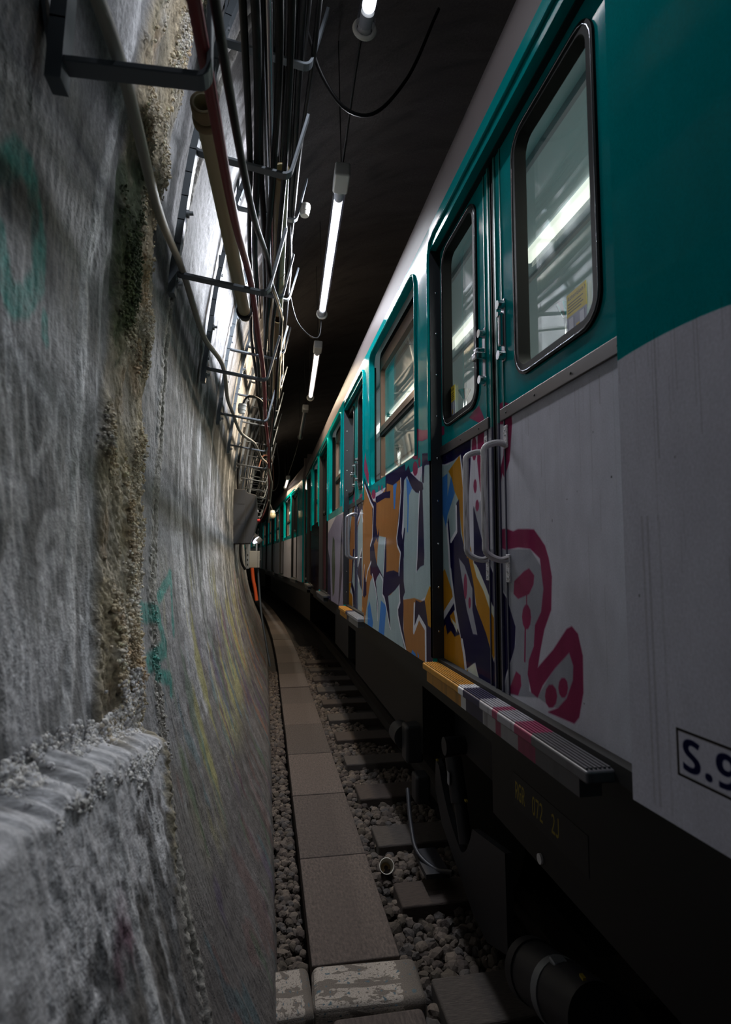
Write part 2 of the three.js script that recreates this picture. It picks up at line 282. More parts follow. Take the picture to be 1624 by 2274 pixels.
// walkway slabs: cable-trough covers, each one a piece
{
  const r = rng(21), mats = [0x5c514b, 0x544a45, 0x60554f, 0x4f4641].map((c) => std(c, .92, 0, { map: repeat(speckTex, 1.1), bumpMap: repeat(grainTex, 1.4), bumpScale: .003 }));
  let s = 2.41, k = 0;
  while (s < 40) {
    const len = s < 6.6 ? .832 : .84, mid = s + len / 2, g = new RoundedBoxGeometry(.36, .09, len - .007, 2, .006);
    const o = obj('walkway_slab', g, mats[k % 4], floor); o.position.copy(at(mid, .385 + .004 * (r() - .5), -.045 - .004 * r() - (k === 5 ? .012 : 0))); o.rotation.y = turn(mid) + .006 * (r() - .5); o.rotation.x = .008 * (r() - .5); s += len; k++;
  }
  const o = obj('walkway_slab', new RoundedBoxGeometry(.33, .09, 1.3, 2, .02), mats[1], floor); o.position.set(.42, -.05, -1.50);
}
// ---------------------------------------------------------------- kerb beam, sleepers, rails, stones
{
  const paint = canvas(1024, 512, (c, w, h) => {
    c.fillStyle = '#5d564f'; c.fillRect(0, 0, w, h); const r = rng(8);
    const im = c.getImageData(0, 0, w, h), d = im.data;
    for (let y = 0; y < h; y++) for (let x = 0; x < w; x++) {
      const n = fbm(x / 260, y / 70, 4), i = (y * w + x) * 4, band = fbm(x / 400, 3, 2) * 60;
      let white = n > -.10 && !(Math.abs(y - 300 - band) < 26) && !(y < 34) && x < 820 + 60 * n; white = white && fbm(x / 34, y / 20, 3) > -.24;
      const g = .9 + .35 * fbm(x / 9, y / 9, 2); let col = white ? [160, 151, 141] : [104, 96, 88];
      if (fbm(x / 60 + 9, y / 50, 2) > .30) col = [78, 96, 104];
      for (let k = 0; k < 3; k++) d[i + k] = clamp(col[k] * g, 0, 255);
    }
    c.putImageData(im, 0, 0);
  });
  const mat = std(0xffffff, .9, 0, { map: paint, bumpMap: repeat(grainTex, 2), bumpScale: .003 });
  const k = thing('kerb_beam', 'concrete kerb beam with chipped white paint crossing the walkway', 'kerb');
  const g1 = new RoundedBoxGeometry(.42, .16, .235, 3, .03); g1.rotateY(-.05); g1.translate(.405, -.072, -2.285); obj('long_block', g1, mat, k);
  const g2 = new RoundedBoxGeometry(.165, .15, .26, 3, .03); g2.rotateY(.04); g2.translate(.112, -.078, -2.30); obj('end_block', g2, mat, k);
}
// sleepers under the train
{
  const g = new RoundedBoxGeometry(2.56, .16, .25, 2, .012), g2 = g.clone().scale(1, 1, .84), mats = [M.wood, std(0x4d4641, .9, 0, { map: repeat(speckTex, 2), bumpMap: repeat(grainTex, 2), bumpScale: .003 })], ord = ['nearest', 'second', 'third', 'fourth', 'fifth', 'sixth', 'seventh', 'eighth', 'ninth', 'tenth', 'eleventh', 'twelfth'];
  const list = [1.55, 2.18, 2.87, 3.47, 4.12]; while (list[list.length - 1] < 8.6) list.push(list[list.length - 1] + .64);
  list.forEach((s, i) => { const o = obj('sleeper', i % 3 === 2 ? g2 : g, mats[i % 2]); o.position.copy(at(s, 1.94, -.105)); o.rotation.y = turn(s); tag(o, i ? ord[i - 1] + ' worn sleeper end counted from the kerb beam, beside the walkway' : 'dark sleeper under the train just in front of the kerb beam', 'sleeper', 'sleepers under the train'); });
  const prof = [[-.06, 0], [.06, 0], [.06, .012], [.012, .025], [.012, .10], [.033, .112], [.033, .14], [-.033, .14], [-.033, .112], [-.012, .10], [-.012, .025], [-.06, .012]];
  const rail = (name, X, Y, sc, label, mat) => {
    const pos = [], id = [], n = prof.length, ss = []; for (let s = -3; s < 45; s += s < 8 ? 2 : .8) ss.push(s);
    ss.forEach((s) => prof.forEach(([x, y]) => { const p = at(s, X + x * sc, Y + y * sc); pos.push(p.x, p.y, p.z); }));
    for (let i = 0; i < ss.length - 1; i++) for (let j = 0; j < n; j++) { const a = i * n + j, b = i * n + (j + 1) % n; id.push(a, b, a + n, b, b + n, a + n); }
    let g2 = new THREE.BufferGeometry(); g2.setAttribute('position', new THREE.Float32BufferAttribute(pos, 3)); g2.setAttribute('uv', new THREE.Float32BufferAttribute(new Float32Array(pos.length / 3 * 2), 2)); g2.setIndex(id); g2 = g2.toNonIndexed(); g2.computeVertexNormals();
    tag(obj(name, g2, mat), label, 'rail');
  };
  rail('running_rail', 1.22, -.026, 1, 'steel running rail nearest the walkway', std(0x3a3632, .45, .7));
  rail('running_rail', 2.66, -.026, 1, 'steel running rail on the far side of the track', std(0x3a3632, .45, .7));
}
// ballast: the stones nearest the camera one by one, the others as a mass
{
  const r = rng(90), shapes = [];
  for (let v = 0; v < 8; v++) {
    const g = new THREE.IcosahedronGeometry(1, 1), p = g.attributes.position, o = v * 13.7;
    for (let i = 0; i < p.count; i++) { const a = V(p.getX(i), p.getY(i), p.getZ(i)), k = .82 + .32 * noise(a.x * 1.1 + o, a.y * 1.1 + a.z) + .16 * noise(a.z * 2.1 + o, a.x * 2 - a.y); a.multiplyScalar(k); p.setXYZ(i, a.x, a.y * .72, a.z * (.78 + .05 * v)); }
    g.computeVertexNormals(); shapes.push(g);
  }
  const mats = [0x4a413a, 0x40382f, 0x524942, 0x382f2a, 0x5b5148, 0x45403d].map((c) => std(c, .82, 0, { bumpMap: grainTex, bumpScale: .003 }));
  const list = [];
  const fill = (x0, x1, s0, s1, size, base) => {
    const cell = size * 1.32;
    for (let layer = 0; layer < 2; layer++) for (let s = s0; s < s1; s += cell) for (let x = x0; x < x1; x += cell) {
      const sz = size * (.62 + .6 * r()), X = x + (r() - .5) * cell * .9, S = s + (r() - .5) * cell * .9; if (X < x0 - .01 || X > x1 + .01) continue;
      if (S > 2.14 && S < 2.44 && X < .64) continue; if (X > .19 && X < .58) continue;
      const ph = [1.55, 2.18, 2.87, 3.47, 4.12].concat([...Array(30).keys()].map((i) => 4.76 + i * .64)).some((q) => Math.abs(S - q) < .11); if (ph && X > .64 && r() < .8) continue;
      list.push([S, X, base + layer * size * .55 + (r() - .5) * .012, sz]);
    }
  };
  fill(.05, .185, 1.8, 9, .030, -.135); fill(.60, 1.15, 1.2, 5.2, .035, -.098); fill(.60, 1.0, 5.2, 11, .035, -.098);
  list.sort((a, b) => a[0] / a[3] - b[0] / b[3]);
  const inView = (q) => q[0] > 1.98, near = list.filter((q) => inView(q) && q[1] < .95).sort((a, b) => a[0] - b[0]).slice(0, 298), rest = list.filter((q) => !near.includes(q));
  near.forEach(([s, x, y, sz], i) => {
    const o = obj('ballast_stone', shapes[i % 8], mats[Math.floor(r() * 6)]); o.position.copy(at(s, x, y)); o.rotation.set(r() * .8, r() * 6, r() * .8); o.scale.setScalar(sz);
    if (x < .4) tag(o, 'loose brown ballast stone in the gutter between wall foot and walkway', 'stone', 'ballast stones in the gutter'); else tag(o, 'loose grey-brown ballast stone between walkway and sleeper ends', 'stone', 'ballast stones beside the walkway');
  });
  const im = new THREE.InstancedMesh(shapes[3], std(0xffffff, .85), rest.length), m4 = new THREE.Matrix4(), q = new THREE.Quaternion(), c = new THREE.Color();
  rest.forEach(([s, x, y, sz], i) => { m4.compose(at(s, x, y), q.setFromEuler(new THREE.Euler(r() * .8, r() * 6, r() * .8)), V(sz, sz, sz)); im.setMatrixAt(i, m4); im.setColorAt(i, c.copy(mats[Math.floor(r() * 6)].color).multiplyScalar(.85 + .3 * r())); });
  im.name = 'ballast_gravel'; im.castShadow = im.receiveShadow = true; scene.add(im); tag(im, 'mass of small dark ballast stones further along the track', 'gravel', null, 'stuff');
}
// water standing in the gutter
{
  const pts = [[.09, 5.3], [.16, 5.25], [.21, 5.6], [.20, 6.3], [.215, 6.9], [.17, 7.3], [.10, 7.1], [.085, 6.2]];
  const sh = new THREE.Shape(new THREE.SplineCurve(pts.concat([pts[0]]).map(([x, s]) => new THREE.Vector2(x, s))).getPoints(40)); const g = new THREE.ShapeGeometry(sh); g.rotateX(-Math.PI / 2); g.translate(0, -.128, 0);
  tag(obj('puddle', g, phys({ color: 0x1a1410, roughness: .08, transmission: .5, thickness: 0, ior: 1.33 })), 'thin brown puddle glinting in the gutter at the wall foot', 'puddle');
}
// paper cup lying in the ballast
{
  const k = thing('paper_cup', 'empty white paper cup with coffee dregs lying in the ballast', 'cup'), wall = new THREE.LatheGeometry([[.026, 0], [.036, .085], [.038, .088], [.0385, .085], [.0355, .082], [.0255, .003]].map(([x, y]) => new THREE.Vector2(x, y)), 28);
  obj('cup_wall', wall, std(0xb9b3a6, .7), k); obj('rim', new THREE.TorusGeometry(.0375, .0022, 8, 28).rotateX(Math.PI / 2).translate(0, .087, 0), std(0xd8d3c8, .6), k);
  obj('base', new THREE.CylinderGeometry(.0262, .0262, .004, 24).translate(0, .004, 0), std(0xb5966a, .6), k); obj("coffee_stain", new THREE.CylinderGeometry(.011, .010, .001, 18).translate(.003, .0068, 0), std(0x2e1a0c, .35), k);
  k.position.copy(at(3.16, .66, -.05)); k.rotation.set(.95, .35, .1);
}
const PAINT = [
  ['f','BR',4.241,2.204,3.934,2.078,3.832,2.007,3.713,1.986,3.392,2.045,3.373,2.071,3.024,2.048,3.01,1.974,3.093,1.797,3.127,1.724,3.032,1.649,3.04,1.642,3.066,1.544,3.085,1.41,3.223,1.138,4.299,1.109],
  ['f','SV',3.74,1.529,3.605,1.523,3.479,1.49,3.522,1.381,3.289,1.4,3.067,1.472,3.046,1.377,3.102,1.336,3.041,1.235,2.896,1.115,3.609,1.112,4.181,1.116,4.096,1.248,3.936,1.455],
  ['f','SV',3.624,1.758,3.416,1.742,3.458,1.614,3.489,1.493,3.693,1.56,3.67,1.673],
  ['f','SV',2.94,2.03,2.86,2.04,2.627,1.982,2.543,2.048,2.389,2.027,2.403,1.616,2.407,1.471,2.528,1.446,2.643,1.414,2.767,1.417,2.962,1.404,2.956,1.663],
  ['f','BR',2.969,1.396,2.741,1.421,2.529,1.416,2.489,1.317,2.538,1.11,2.91,1.112,2.965,1.244],
  ['f','OC',2.551,1.427,2.473,1.491,2.407,1.483,2.413,1.307,2.511,1.314],
  ['f','BL',3.198,2.045,3.105,2.033,3.13,1.999,3.158,1.895,3.189,1.898,3.199,2.007],
  ['f','BL',2.889,2.037,2.819,2,2.773,1.967,2.835,1.937,2.86,1.75,2.874,1.751,2.864,1.888],
  ['f','BL',4.042,1.263,3.962,1.315,3.837,1.182,3.887,1.114,4.042,1.113],
  ['f','BL',3.564,1.349,3.402,1.329,3.484,1.117,3.652,1.114],
  ['f','BL',2.787,1.165,2.723,1.156,2.706,1.115,2.834,1.115],
  ['f','BL',2.686,1.172,2.662,1.157,2.681,1.126],
  ['f','NV',3.411,2.118,2.916,2.113,2.902,2.072,2.838,2.093,2.798,2.048,2.639,1.985,2.574,1.965,2.564,1.939,2.617,1.925,2.696,1.938,2.766,1.966,2.819,2.003,2.867,2.043,2.94,2.03,3.024,2.048,3.207,2.037,3.382,2.071,3.393,2.017,3.422,2.018],
  ['f','NV',3.016,2.051,2.936,2.031,2.975,1.826,2.999,1.749,2.977,1.713,2.938,1.775,2.924,1.774,2.948,1.691,2.949,1.615,2.957,1.628,2.96,1.495,2.934,1.44,2.973,1.41,2.965,1.362,2.977,1.246,2.916,1.155,2.913,1.136,2.967,1.161,3.056,1.251,3.099,1.318,3.102,1.34,3.035,1.377,3.071,1.472,3.09,1.526,3.032,1.642,3.032,1.649,3.112,1.687,3.127,1.724,3.093,1.797,3.026,1.957,3.017,2.025],
  ['l','WH',0.012,3.016,2.047,3.01,1.974,3.068,1.814,3.119,1.728,3.103,1.687,3.032,1.646,3.029,1.642,3.057,1.574,3.069,1.526],
  ['l','WH',0.014,3.067,1.468,3.046,1.38,3.102,1.34,3.095,1.3,3.026,1.226,2.917,1.142],
  ['f','NV',2.639,1.983,2.58,1.969,2.568,1.799,2.556,1.616,2.555,1.657,2.563,1.587,2.627,1.577,2.694,1.553,2.682,1.659,2.663,1.774,2.634,1.931],
  ['l','WH',0.01,2.632,1.931,2.656,1.805,2.683,1.616,2.7,1.553],
  ['f','NV',2.576,2.104,2.542,2.101,2.388,2.071,2.389,2.03,2.51,2.045,2.543,2.044,2.555,1.966,2.582,1.974],
  ['f','NV',3.4,1.529,3.305,1.539,3.198,1.545,3.074,1.535,3.067,1.472,3.166,1.438,3.354,1.392,3.327,1.336,3.289,1.209,3.31,1.204,3.403,1.309,3.441,1.37,3.522,1.381,3.49,1.473,3.479,1.498],
  ['l','WH',0.012,3.517,1.388,3.461,1.373,3.402,1.317,3.31,1.218,3.292,1.208],
  ['l','WH',0.01,3.605,1.523,3.5,1.473,3.521,1.385],
  ['f','NV',4.182,2.211,3.832,2.002,3.713,1.982,3.726,1.832,3.669,1.759,3.624,1.809,3.624,1.762,3.669,1.72,3.715,1.748,3.81,1.71,3.739,1.614,3.693,1.573,3.5,1.497,3.605,1.523,3.694,1.491,3.74,1.463,3.651,1.317,3.678,1.217,3.718,1.368,3.835,1.486,3.936,1.505,3.948,1.677,3.935,1.704,3.859,1.748,3.858,1.954,3.82,1.96,3.947,2.004,4.182,2.156],
  ['f','NV',3.736,1.993,3.736,2.022,3.473,2.024,3.279,2.01,3.289,1.971,3.433,1.986,3.69,1.98],
  ['l','WH',0.014,4.167,2.154,3.934,2.012,3.82,1.96,3.859,1.748,3.935,1.704],
  ['l','WH',0.014,3.86,1.503,3.74,1.41,3.673,1.316,3.678,1.217],
  ['f','NV',4.181,1.552,4.167,1.475,4.096,1.448,4.096,1.353,4.181,1.328,4.254,1.338,4.225,1.458],
  ['l','WH',0.012,4.181,1.562,4.254,1.338],
  ['l','WH',0.014,3.91,1.589,4.041,1.526,4.11,1.453],
  ['f','NV',3.416,1.742,3.397,1.733,3.408,1.614,3.458,1.614],
  ['f','NV',3.457,1.67,3.398,1.669,3.4,1.529,3.489,1.493],
  ['l','WH',0.01,3.426,1.738,3.458,1.614,3.489,1.506],
  ['f','NV',2.716,1.413,2.631,1.408,2.556,1.424,2.535,1.386,2.505,1.315,2.413,1.306,2.417,1.184,2.465,1.11,2.544,1.112,2.533,1.285,2.658,1.325,2.759,1.256,2.737,1.336],
  ['l','WH',0.018,2.74,1.39,2.756,1.257,2.657,1.338,2.544,1.298,2.544,1.118],
  ['f','MR',2.694,2.255,2.573,2.218,2.384,2.179,2.385,2.144,2.452,2.158,2.574,2.167,2.652,2.185,2.66,2.097,2.71,2.102,2.756,2.116,2.762,2.134,2.697,2.142,2.664,2.173],
  ['f','MR',2.658,2.049,2.667,2.029,2.691,2.02,2.721,2.024,2.745,2.041,2.754,2.064,2.744,2.084,2.719,2.093,2.69,2.088,2.666,2.071],
  ['f','MR',2.609,2.072,2.613,2.059,2.623,2.053,2.635,2.054,2.644,2.064,2.647,2.078,2.643,2.091,2.633,2.097,2.621,2.095,2.612,2.085],
  ['f','MR',3.736,2.042,3.749,2.025,3.785,2.017,3.831,2.022,3.868,2.037,3.882,2.058,3.868,2.076,3.83,2.083,3.785,2.078,3.749,2.062],
  ['f','MR',3.604,2.067,3.607,2.056,3.616,2.049,3.627,2.051,3.636,2.059,3.639,2.071,3.636,2.082,3.627,2.088,3.616,2.087,3.607,2.078],
  ['f','MR',3.507,2.055,3.511,2.044,3.519,2.038,3.53,2.04,3.538,2.047,3.541,2.059,3.538,2.07,3.529,2.076,3.519,2.075,3.51,2.067],
  ['f','MR',4.138,2.399,4.096,2.317,3.986,2.203,3.959,2.133,4.04,2.158,4.211,2.281],
  ['f','SV',4.978,2.077,4.256,2.018,4.255,1.613,4.299,1.131,5.217,1.18,5.291,1.449,5.274,1.732],
  ['f','BR',4.743,2.062,4.598,2.06,4.545,1.958,4.597,1.88,4.302,1.976,4.256,1.886,4.271,1.812,4.631,1.718,4.701,1.615,4.97,1.615,4.875,1.895],
  ['f','SV',4.302,1.971,4.256,1.886,4.27,1.736,4.426,1.613,4.63,1.613,4.596,1.793],
  ['f','BR',4.972,1.691,4.739,1.688,4.811,1.419,5.091,1.396,5.136,1.495],
  ['f','OC',5.091,1.396,4.81,1.408,4.926,1.323,4.771,1.305,4.733,1.192,4.964,1.206,5.22,1.33],
  ['f','NV',4.875,1.89,4.97,1.612,5.182,1.612],
  ['f','NV',4.743,2.09,4.302,2.032,4.256,2.018,4.256,1.982,4.333,1.984,4.528,1.914,4.563,2.04],
  ['f','NV',4.739,1.688,4.666,1.687,4.792,1.42,4.557,1.292,4.516,1.185,4.697,1.179,4.771,1.305,4.848,1.362],
  ['f','NV',4.301,1.671,4.3,1.37,4.425,1.435,4.542,1.494],
  ['f','NV',5.162,1.693,4.98,1.691,5.051,1.497,5.136,1.495,5.292,1.516],
  ['l','WH',0.02,4.528,1.962,4.579,1.874,4.317,1.977,4.256,1.896],
  ['l','WH',0.02,4.316,1.682,4.542,1.499,4.425,1.435],
  ['l','WH',0.02,4.848,1.356,4.753,1.3,4.733,1.192],
  ['f','MR',4.781,2.088,4.635,2.201,4.547,2.185,4.564,2.105,4.634,2.08],
  ['f','MR',4.462,2.063,4.271,2.065,4.271,2.106,4.365,2.111],
  ['f','NV',5.727,2.016,5.57,1.999,5.509,1.611,5.715,1.611],
  ['f','MR',5.606,1.458,5.408,1.458,5.404,1.308,5.602,1.309],
  ['f','OC',5.559,1.615,5.364,1.609,5.362,1.527,5.582,1.517],
  ['f','SV',2.389,2.022,2.202,1.992,2.026,2.001,2.003,1.887,1.96,1.683,1.916,1.586,1.915,1.591,2.131,1.457,2.405,1.511],
  ['f','OC',2.405,1.511,2.249,1.572,2.131,1.457,2.103,1.432,2.147,1.414,2.106,1.358,2.053,1.306,1.992,1.212,2.434,1.205,2.407,1.458],
  ['f','BL',2.268,1.951,2.203,1.957,2.206,1.863,2.149,1.949,2.107,1.9,2.115,1.868,2.209,1.789,2.227,1.741,2.273,1.804],
  ['f','OC',2.187,1.965,2.053,2.005,2.028,1.936,1.972,1.706,1.916,1.586,1.983,1.584,2.037,1.708,2.073,1.84,2.115,1.877,2.15,1.935],
  ['l','WH',0.014,2.039,2.003,2.022,1.926,1.983,1.751,1.961,1.662],
  ['f','NV',2.405,2.079,2.138,2.054,1.996,2.064,1.931,2.041,1.936,1.967,1.968,1.794,1.994,1.805,2.015,1.934,2.039,2.008,2.125,1.999,2.233,2.002,2.407,2.027],
  ['f','NV',2.407,2.03,2.37,2.024,2.369,2.072,2.574,2.106,2.534,2.048],
  ['f','NV',2.194,1.776,2.174,1.685,2.107,1.711,2.095,1.828,2.066,1.839,2.051,1.709,1.964,1.583,2.19,1.579,2.219,1.741],
  ['f','CG',1.919,1.79,1.814,1.822,1.824,1.587,1.904,1.586],
  ['f','NV',1.913,1.798,1.822,1.651,1.824,1.587,1.916,1.586],
  ['f','NV',2.177,1.616,1.963,1.617,1.919,1.515,1.909,1.456,1.818,1.376,1.755,1.288,1.714,1.329,1.679,1.379,1.668,1.409,1.69,1.437,1.757,1.469,1.806,1.521,1.886,1.592,1.914,1.634,1.822,1.641,1.714,1.537,1.608,1.474,1.586,1.419,1.597,1.351,1.662,1.268,1.687,1.209,1.841,1.201,1.885,1.208,1.918,1.259,2.011,1.217,2.053,1.306,2.131,1.453],
  ['f','CG',2.075,1.617,2.015,1.59,1.937,1.51,1.94,1.437,1.896,1.356,1.937,1.353,1.996,1.432,2.038,1.527],
  ['f','MR',1.99,1.516,1.995,1.488,2.004,1.471,2.015,1.47,2.024,1.486,2.026,1.514,2.022,1.541,2.012,1.559,2.001,1.559,1.992,1.543],
  ['f','MR',1.954,1.459,1.956,1.448,1.963,1.44,1.971,1.44,1.976,1.446,1.978,1.457,1.976,1.469,1.969,1.477,1.961,1.477,1.955,1.471],
  ['f','OC',1.975,1.626,1.915,1.598,1.828,1.507,1.777,1.459,1.719,1.426,1.706,1.39,1.754,1.296,1.813,1.369,1.898,1.449,1.919,1.515,1.941,1.565],
  ['f','PW',1.927,1.604,1.892,1.592,1.806,1.517,1.757,1.465,1.689,1.433,1.672,1.398,1.694,1.358,1.75,1.289,1.723,1.343,1.712,1.404,1.778,1.451,1.828,1.507,1.893,1.554],
  ['l','WH',0.014,2.214,1.75,2.198,1.666,2.186,1.581,2.145,1.475,2.106,1.358],
  ['l','WH',0.012,2.1,1.814,2.099,1.72,2.167,1.685],
  ['l','WH',0.022,2.358,1.313,2.28,1.377,2.146,1.454],
  ['f','NV',2.394,1.293,2.139,1.443,2.132,1.42,2.193,1.391,2.178,1.368,2.106,1.349,2.079,1.334,2.136,1.318,2.18,1.335,2.226,1.315,2.249,1.351,2.395,1.267],
  ['f','PW',2.178,1.383,2.106,1.363,2.107,1.335,2.149,1.362],
  ['l','WH',0.016,2.053,1.311,2.029,1.262,2.017,1.22],
  ['f','PW',2.005,1.22,1.93,1.253,1.88,1.207],
  ['f','MR',1.874,2,1.88,1.975,1.892,1.962,1.907,1.964,1.919,1.982,1.922,2.009,1.916,2.033,1.904,2.047,1.889,2.044,1.878,2.026],
  ['f','MR',1.942,2.124,1.892,2.138,1.845,2.143,1.802,2.09,1.815,1.814,1.846,1.847,1.87,1.956,1.861,2.04,1.848,2.084],
  ['f','MR',1.879,1.867,1.882,1.854,1.89,1.846,1.9,1.847,1.907,1.857,1.91,1.871,1.906,1.885,1.898,1.892,1.888,1.891,1.881,1.882],
  ['f','MR',1.861,1.798,1.865,1.787,1.873,1.781,1.883,1.781,1.891,1.789,1.893,1.801,1.89,1.812,1.881,1.818,1.871,1.817,1.864,1.809],
  ['f','MR',2.236,2.16,2.237,2.127,2.367,2.133,2.403,2.144,2.402,2.19],
  ['f','CG',1.811,1.646,1.653,1.644,1.481,1.642,1.419,1.594,1.415,1.618,1.409,1.538,1.425,1.476,1.472,1.387,1.508,1.315,1.508,1.253,1.398,1.244,1.348,1.247,1.305,1.281,1.274,1.33,1.27,1.365,1.288,1.394,1.361,1.343,1.458,1.248,1.579,1.223,1.682,1.213,1.588,1.37,1.586,1.419,1.65,1.507,1.742,1.578],
  ['f','MR',1.698,2.104,1.641,2.101,1.588,2.079,1.582,2.018,1.605,1.911,1.643,1.865,1.66,1.882,1.692,1.81,1.705,1.733,1.687,1.706,1.641,1.707,1.589,1.696,1.556,1.701,1.493,1.698,1.456,1.695,1.422,1.67,1.396,1.65,1.378,1.618,1.378,1.618,1.364,1.571,1.372,1.487,1.411,1.433,1.437,1.373,1.454,1.325,1.365,1.387,1.296,1.447,1.273,1.456,1.247,1.442,1.229,1.395,1.231,1.312,1.252,1.252,1.274,1.232,1.399,1.225,1.348,1.247,1.305,1.281,1.274,1.33,1.27,1.365,1.288,1.394,1.361,1.343,1.428,1.286,1.458,1.248,1.493,1.253,1.513,1.298,1.504,1.336,1.472,1.38,1.462,1.437,1.425,1.476,1.409,1.538,1.425,1.618,1.425,1.618,1.481,1.645,1.558,1.65,1.644,1.644,1.69,1.652,1.737,1.677,1.743,1.775,1.731,1.821,1.679,1.885,1.648,1.934,1.639,2.031,1.7,2.045],
  ['f','MR',1.588,1.55,1.522,1.58,1.491,1.589,1.462,1.571,1.467,1.548,1.494,1.52,1.565,1.502,1.594,1.514],
  ['f','MR',1.486,1.457,1.492,1.437,1.506,1.423,1.523,1.421,1.536,1.432,1.541,1.452,1.534,1.473,1.52,1.486,1.503,1.488,1.49,1.476],
  ['l','MR',0.006,1.522,1.427,1.53,1.331],
  ['l','MR',0.004,1.509,1.522,1.511,1.482],
  ['f','MR',1.588,1.29,1.56,1.285,1.557,1.258,1.579,1.226,1.646,1.218,1.619,1.252],
  ['f','MR',1.353,1.275,1.36,1.257,1.376,1.243,1.395,1.238,1.41,1.245,1.415,1.261,1.408,1.28,1.392,1.294,1.373,1.298,1.358,1.291],
  ['f','MR',1.299,1.308,1.304,1.293,1.315,1.282,1.329,1.279,1.34,1.285,1.344,1.298,1.339,1.313,1.327,1.324,1.313,1.327,1.302,1.321],
  ['f','VL',5.32,1.14,6.6,1.14,6.7,1.9,5.9,2.05,5.32,2.03],
  ['f','OL',6.05,1.25,6.2,1.2,6.3,1.6,6.2,1.85,6.05,1.8,5.98,1.5],
  ['f','NV',6.35,1.14,6.75,1.14,6.75,1.75,6.5,1.6],
  ['f','NV',5.4,1.5,5.6,1.2,5.7,1.14,5.55,1.75,5.42,2],
  ['f','DK',6.7,1.14,10.7,1.14,10.7,2.5,9.3,2.3,8.1,2.45,6.7,2.2],
  ['f','DR',7,1.3,7.6,1.2,7.9,2,7.3,2.2],
  ['f','NV',8.3,1.2,8.9,1.3,9,2,8.5,1.9],
  ['f','DR',9.4,1.3,10.1,1.2,10.3,2.1,9.6,2.2],
];
// ================================================================ THE TRAIN
const SKIN = .72, BOT = 1.145, TOP = 3.13, SPLIT = 2.05, DT = 3.02, DB = 1.185, REC = .05, WB = 2.12, WT = 3.05;   // skin plane, body limits, door and window heights
const INK = { SV: '#9fb4b8', BR: '#a8713f', OC: '#b8801f', NV: '#17123f', WH: '#d9dae2', MR: '#8f3358', BL: '#3f7fcb', CG: '#9d9ea8', PW: '#d6d9c9', DK: '#2a191b', DR: '#4a1a24', VL: '#8b88a6', OL: '#3d4a3a', TEAL: '#008486', BODY: '#cfced9' };
function drawLivery(c, w, h, s0, s1, y0, y1, seed, paint, k = 1, plate = false) {   // side of a car: canvas left is the far end
  const r = rng(seed), X = (s) => (s1 - s) / (s1 - s0) * w, Y = (y) => (y1 - y) / (y1 - y0) * h, ppm = w / (s1 - s0);
  c.fillStyle = INK.BODY; c.fillRect(0, 0, w, h); c.fillStyle = INK.TEAL; c.fillRect(0, 0, w, Y(plate ? 1.9 : k > 1 ? 2.075 : SPLIT));
  if (plate) {                                                    // the teal rises towards the nose of the car
    c.fillStyle = INK.BODY; c.beginPath(); c.moveTo(X(1.06), Y(2.03)); c.quadraticCurveTo(X(.9), Y(2.045), X(.76), Y(2.025)); c.lineTo(w, Y(2.01)); c.lineTo(w, Y(1.85)); c.lineTo(X(1.06), Y(1.85)); c.fill();
  }
  // faint vertical dirt runs
  for (let i = 0; i < 46 * (s1 - s0); i++) { const x = r() * w, t = Y(SPLIT) + (r() < .7 ? 0 : r() * h * .3), l = h * (.03 + .22 * r() * r()); c.strokeStyle = `rgba(52,48,46,${.05 + .14 * r()})`; c.lineWidth = ppm * (.001 + .003 * r()); c.beginPath(); c.moveTo(x, t); c.lineTo(x + (r() - .5) * 2, t + l); c.stroke(); }
  for (let i = 0; i < 26 * (s1 - s0); i++) { c.fillStyle = `rgba(20,18,18,${.25 + .4 * r()})`; c.beginPath(); c.ellipse(r() * w, Y(SPLIT) + r() * (h - Y(SPLIT)), ppm * (.0012 + .002 * r()), ppm * (.0015 + .003 * r()), 0, 0, 7); c.fill(); }
  if (plate) {
    for (const [a, b, q] of [[.99, 1.0, .5], [1.005, .7, .4], [.96, .45, .25]]) { const x = X(a); c.strokeStyle = `rgba(60,54,52,${q * .3})`; c.lineWidth = ppm * .006; c.beginPath(); c.moveTo(x, Y(1.7)); c.lineTo(x + 3, Y(1.16)); c.stroke(); }
    c.strokeStyle = '#1c1712'; c.lineWidth = ppm * .004; const L = X(.936), T = Y(1.316), B = Y(1.238), R = X(.60); c.strokeRect(L, T, R - L, B - T);
    c.fillStyle = '#14163c'; c.font = `bold ${Math.round((B - T) * 1.04)}px sans-serif`; c.textBaseline = 'alphabetic'; c.save(); c.translate(L + ppm * .007, B - (B - T) * .13); c.scale(1.12, 1); c.fillText('S.9', 0, 0); c.restore();
  }
  if (paint) {
    for (const P of PAINT) {
      const line = P[0] === 'l', o = line ? 3 : 2; c.beginPath();
      for (let i = o; i < P.length; i += 2) { const x = X(P[i] * k), y = Y(1.62 + (P[i + 1] - 1.62) * k); i === o ? c.moveTo(x, y) : c.lineTo(x, y); }
      if (line) { c.strokeStyle = INK[P[1]]; c.lineWidth = P[2] * 1.45 * k * ppm; c.lineCap = c.lineJoin = 'round'; c.stroke(); }
      else { c.closePath(); c.fillStyle = INK[P[1]]; c.fill(); c.strokeStyle = INK[P[1]]; c.globalAlpha = .35; c.lineWidth = ppm * .006; c.lineJoin = 'round'; c.stroke(); c.globalAlpha = 1; }
    }
  }
  const im = c.getImageData(0, 0, w, h), d = im.data;              // grain of dust in the paint
  for (let y = 0; y < h; y++) for (let x = 0; x < w; x++) { const i = (y * w + x) * 4, g = .965 + .05 * noise(x / 3.1, y / 3.3) + .06 * fbm(x / 40 + seed, y / 90, 3); d[i] *= g; d[i + 1] *= g; d[i + 2] *= g; }
  c.putImageData(im, 0, 0);
}
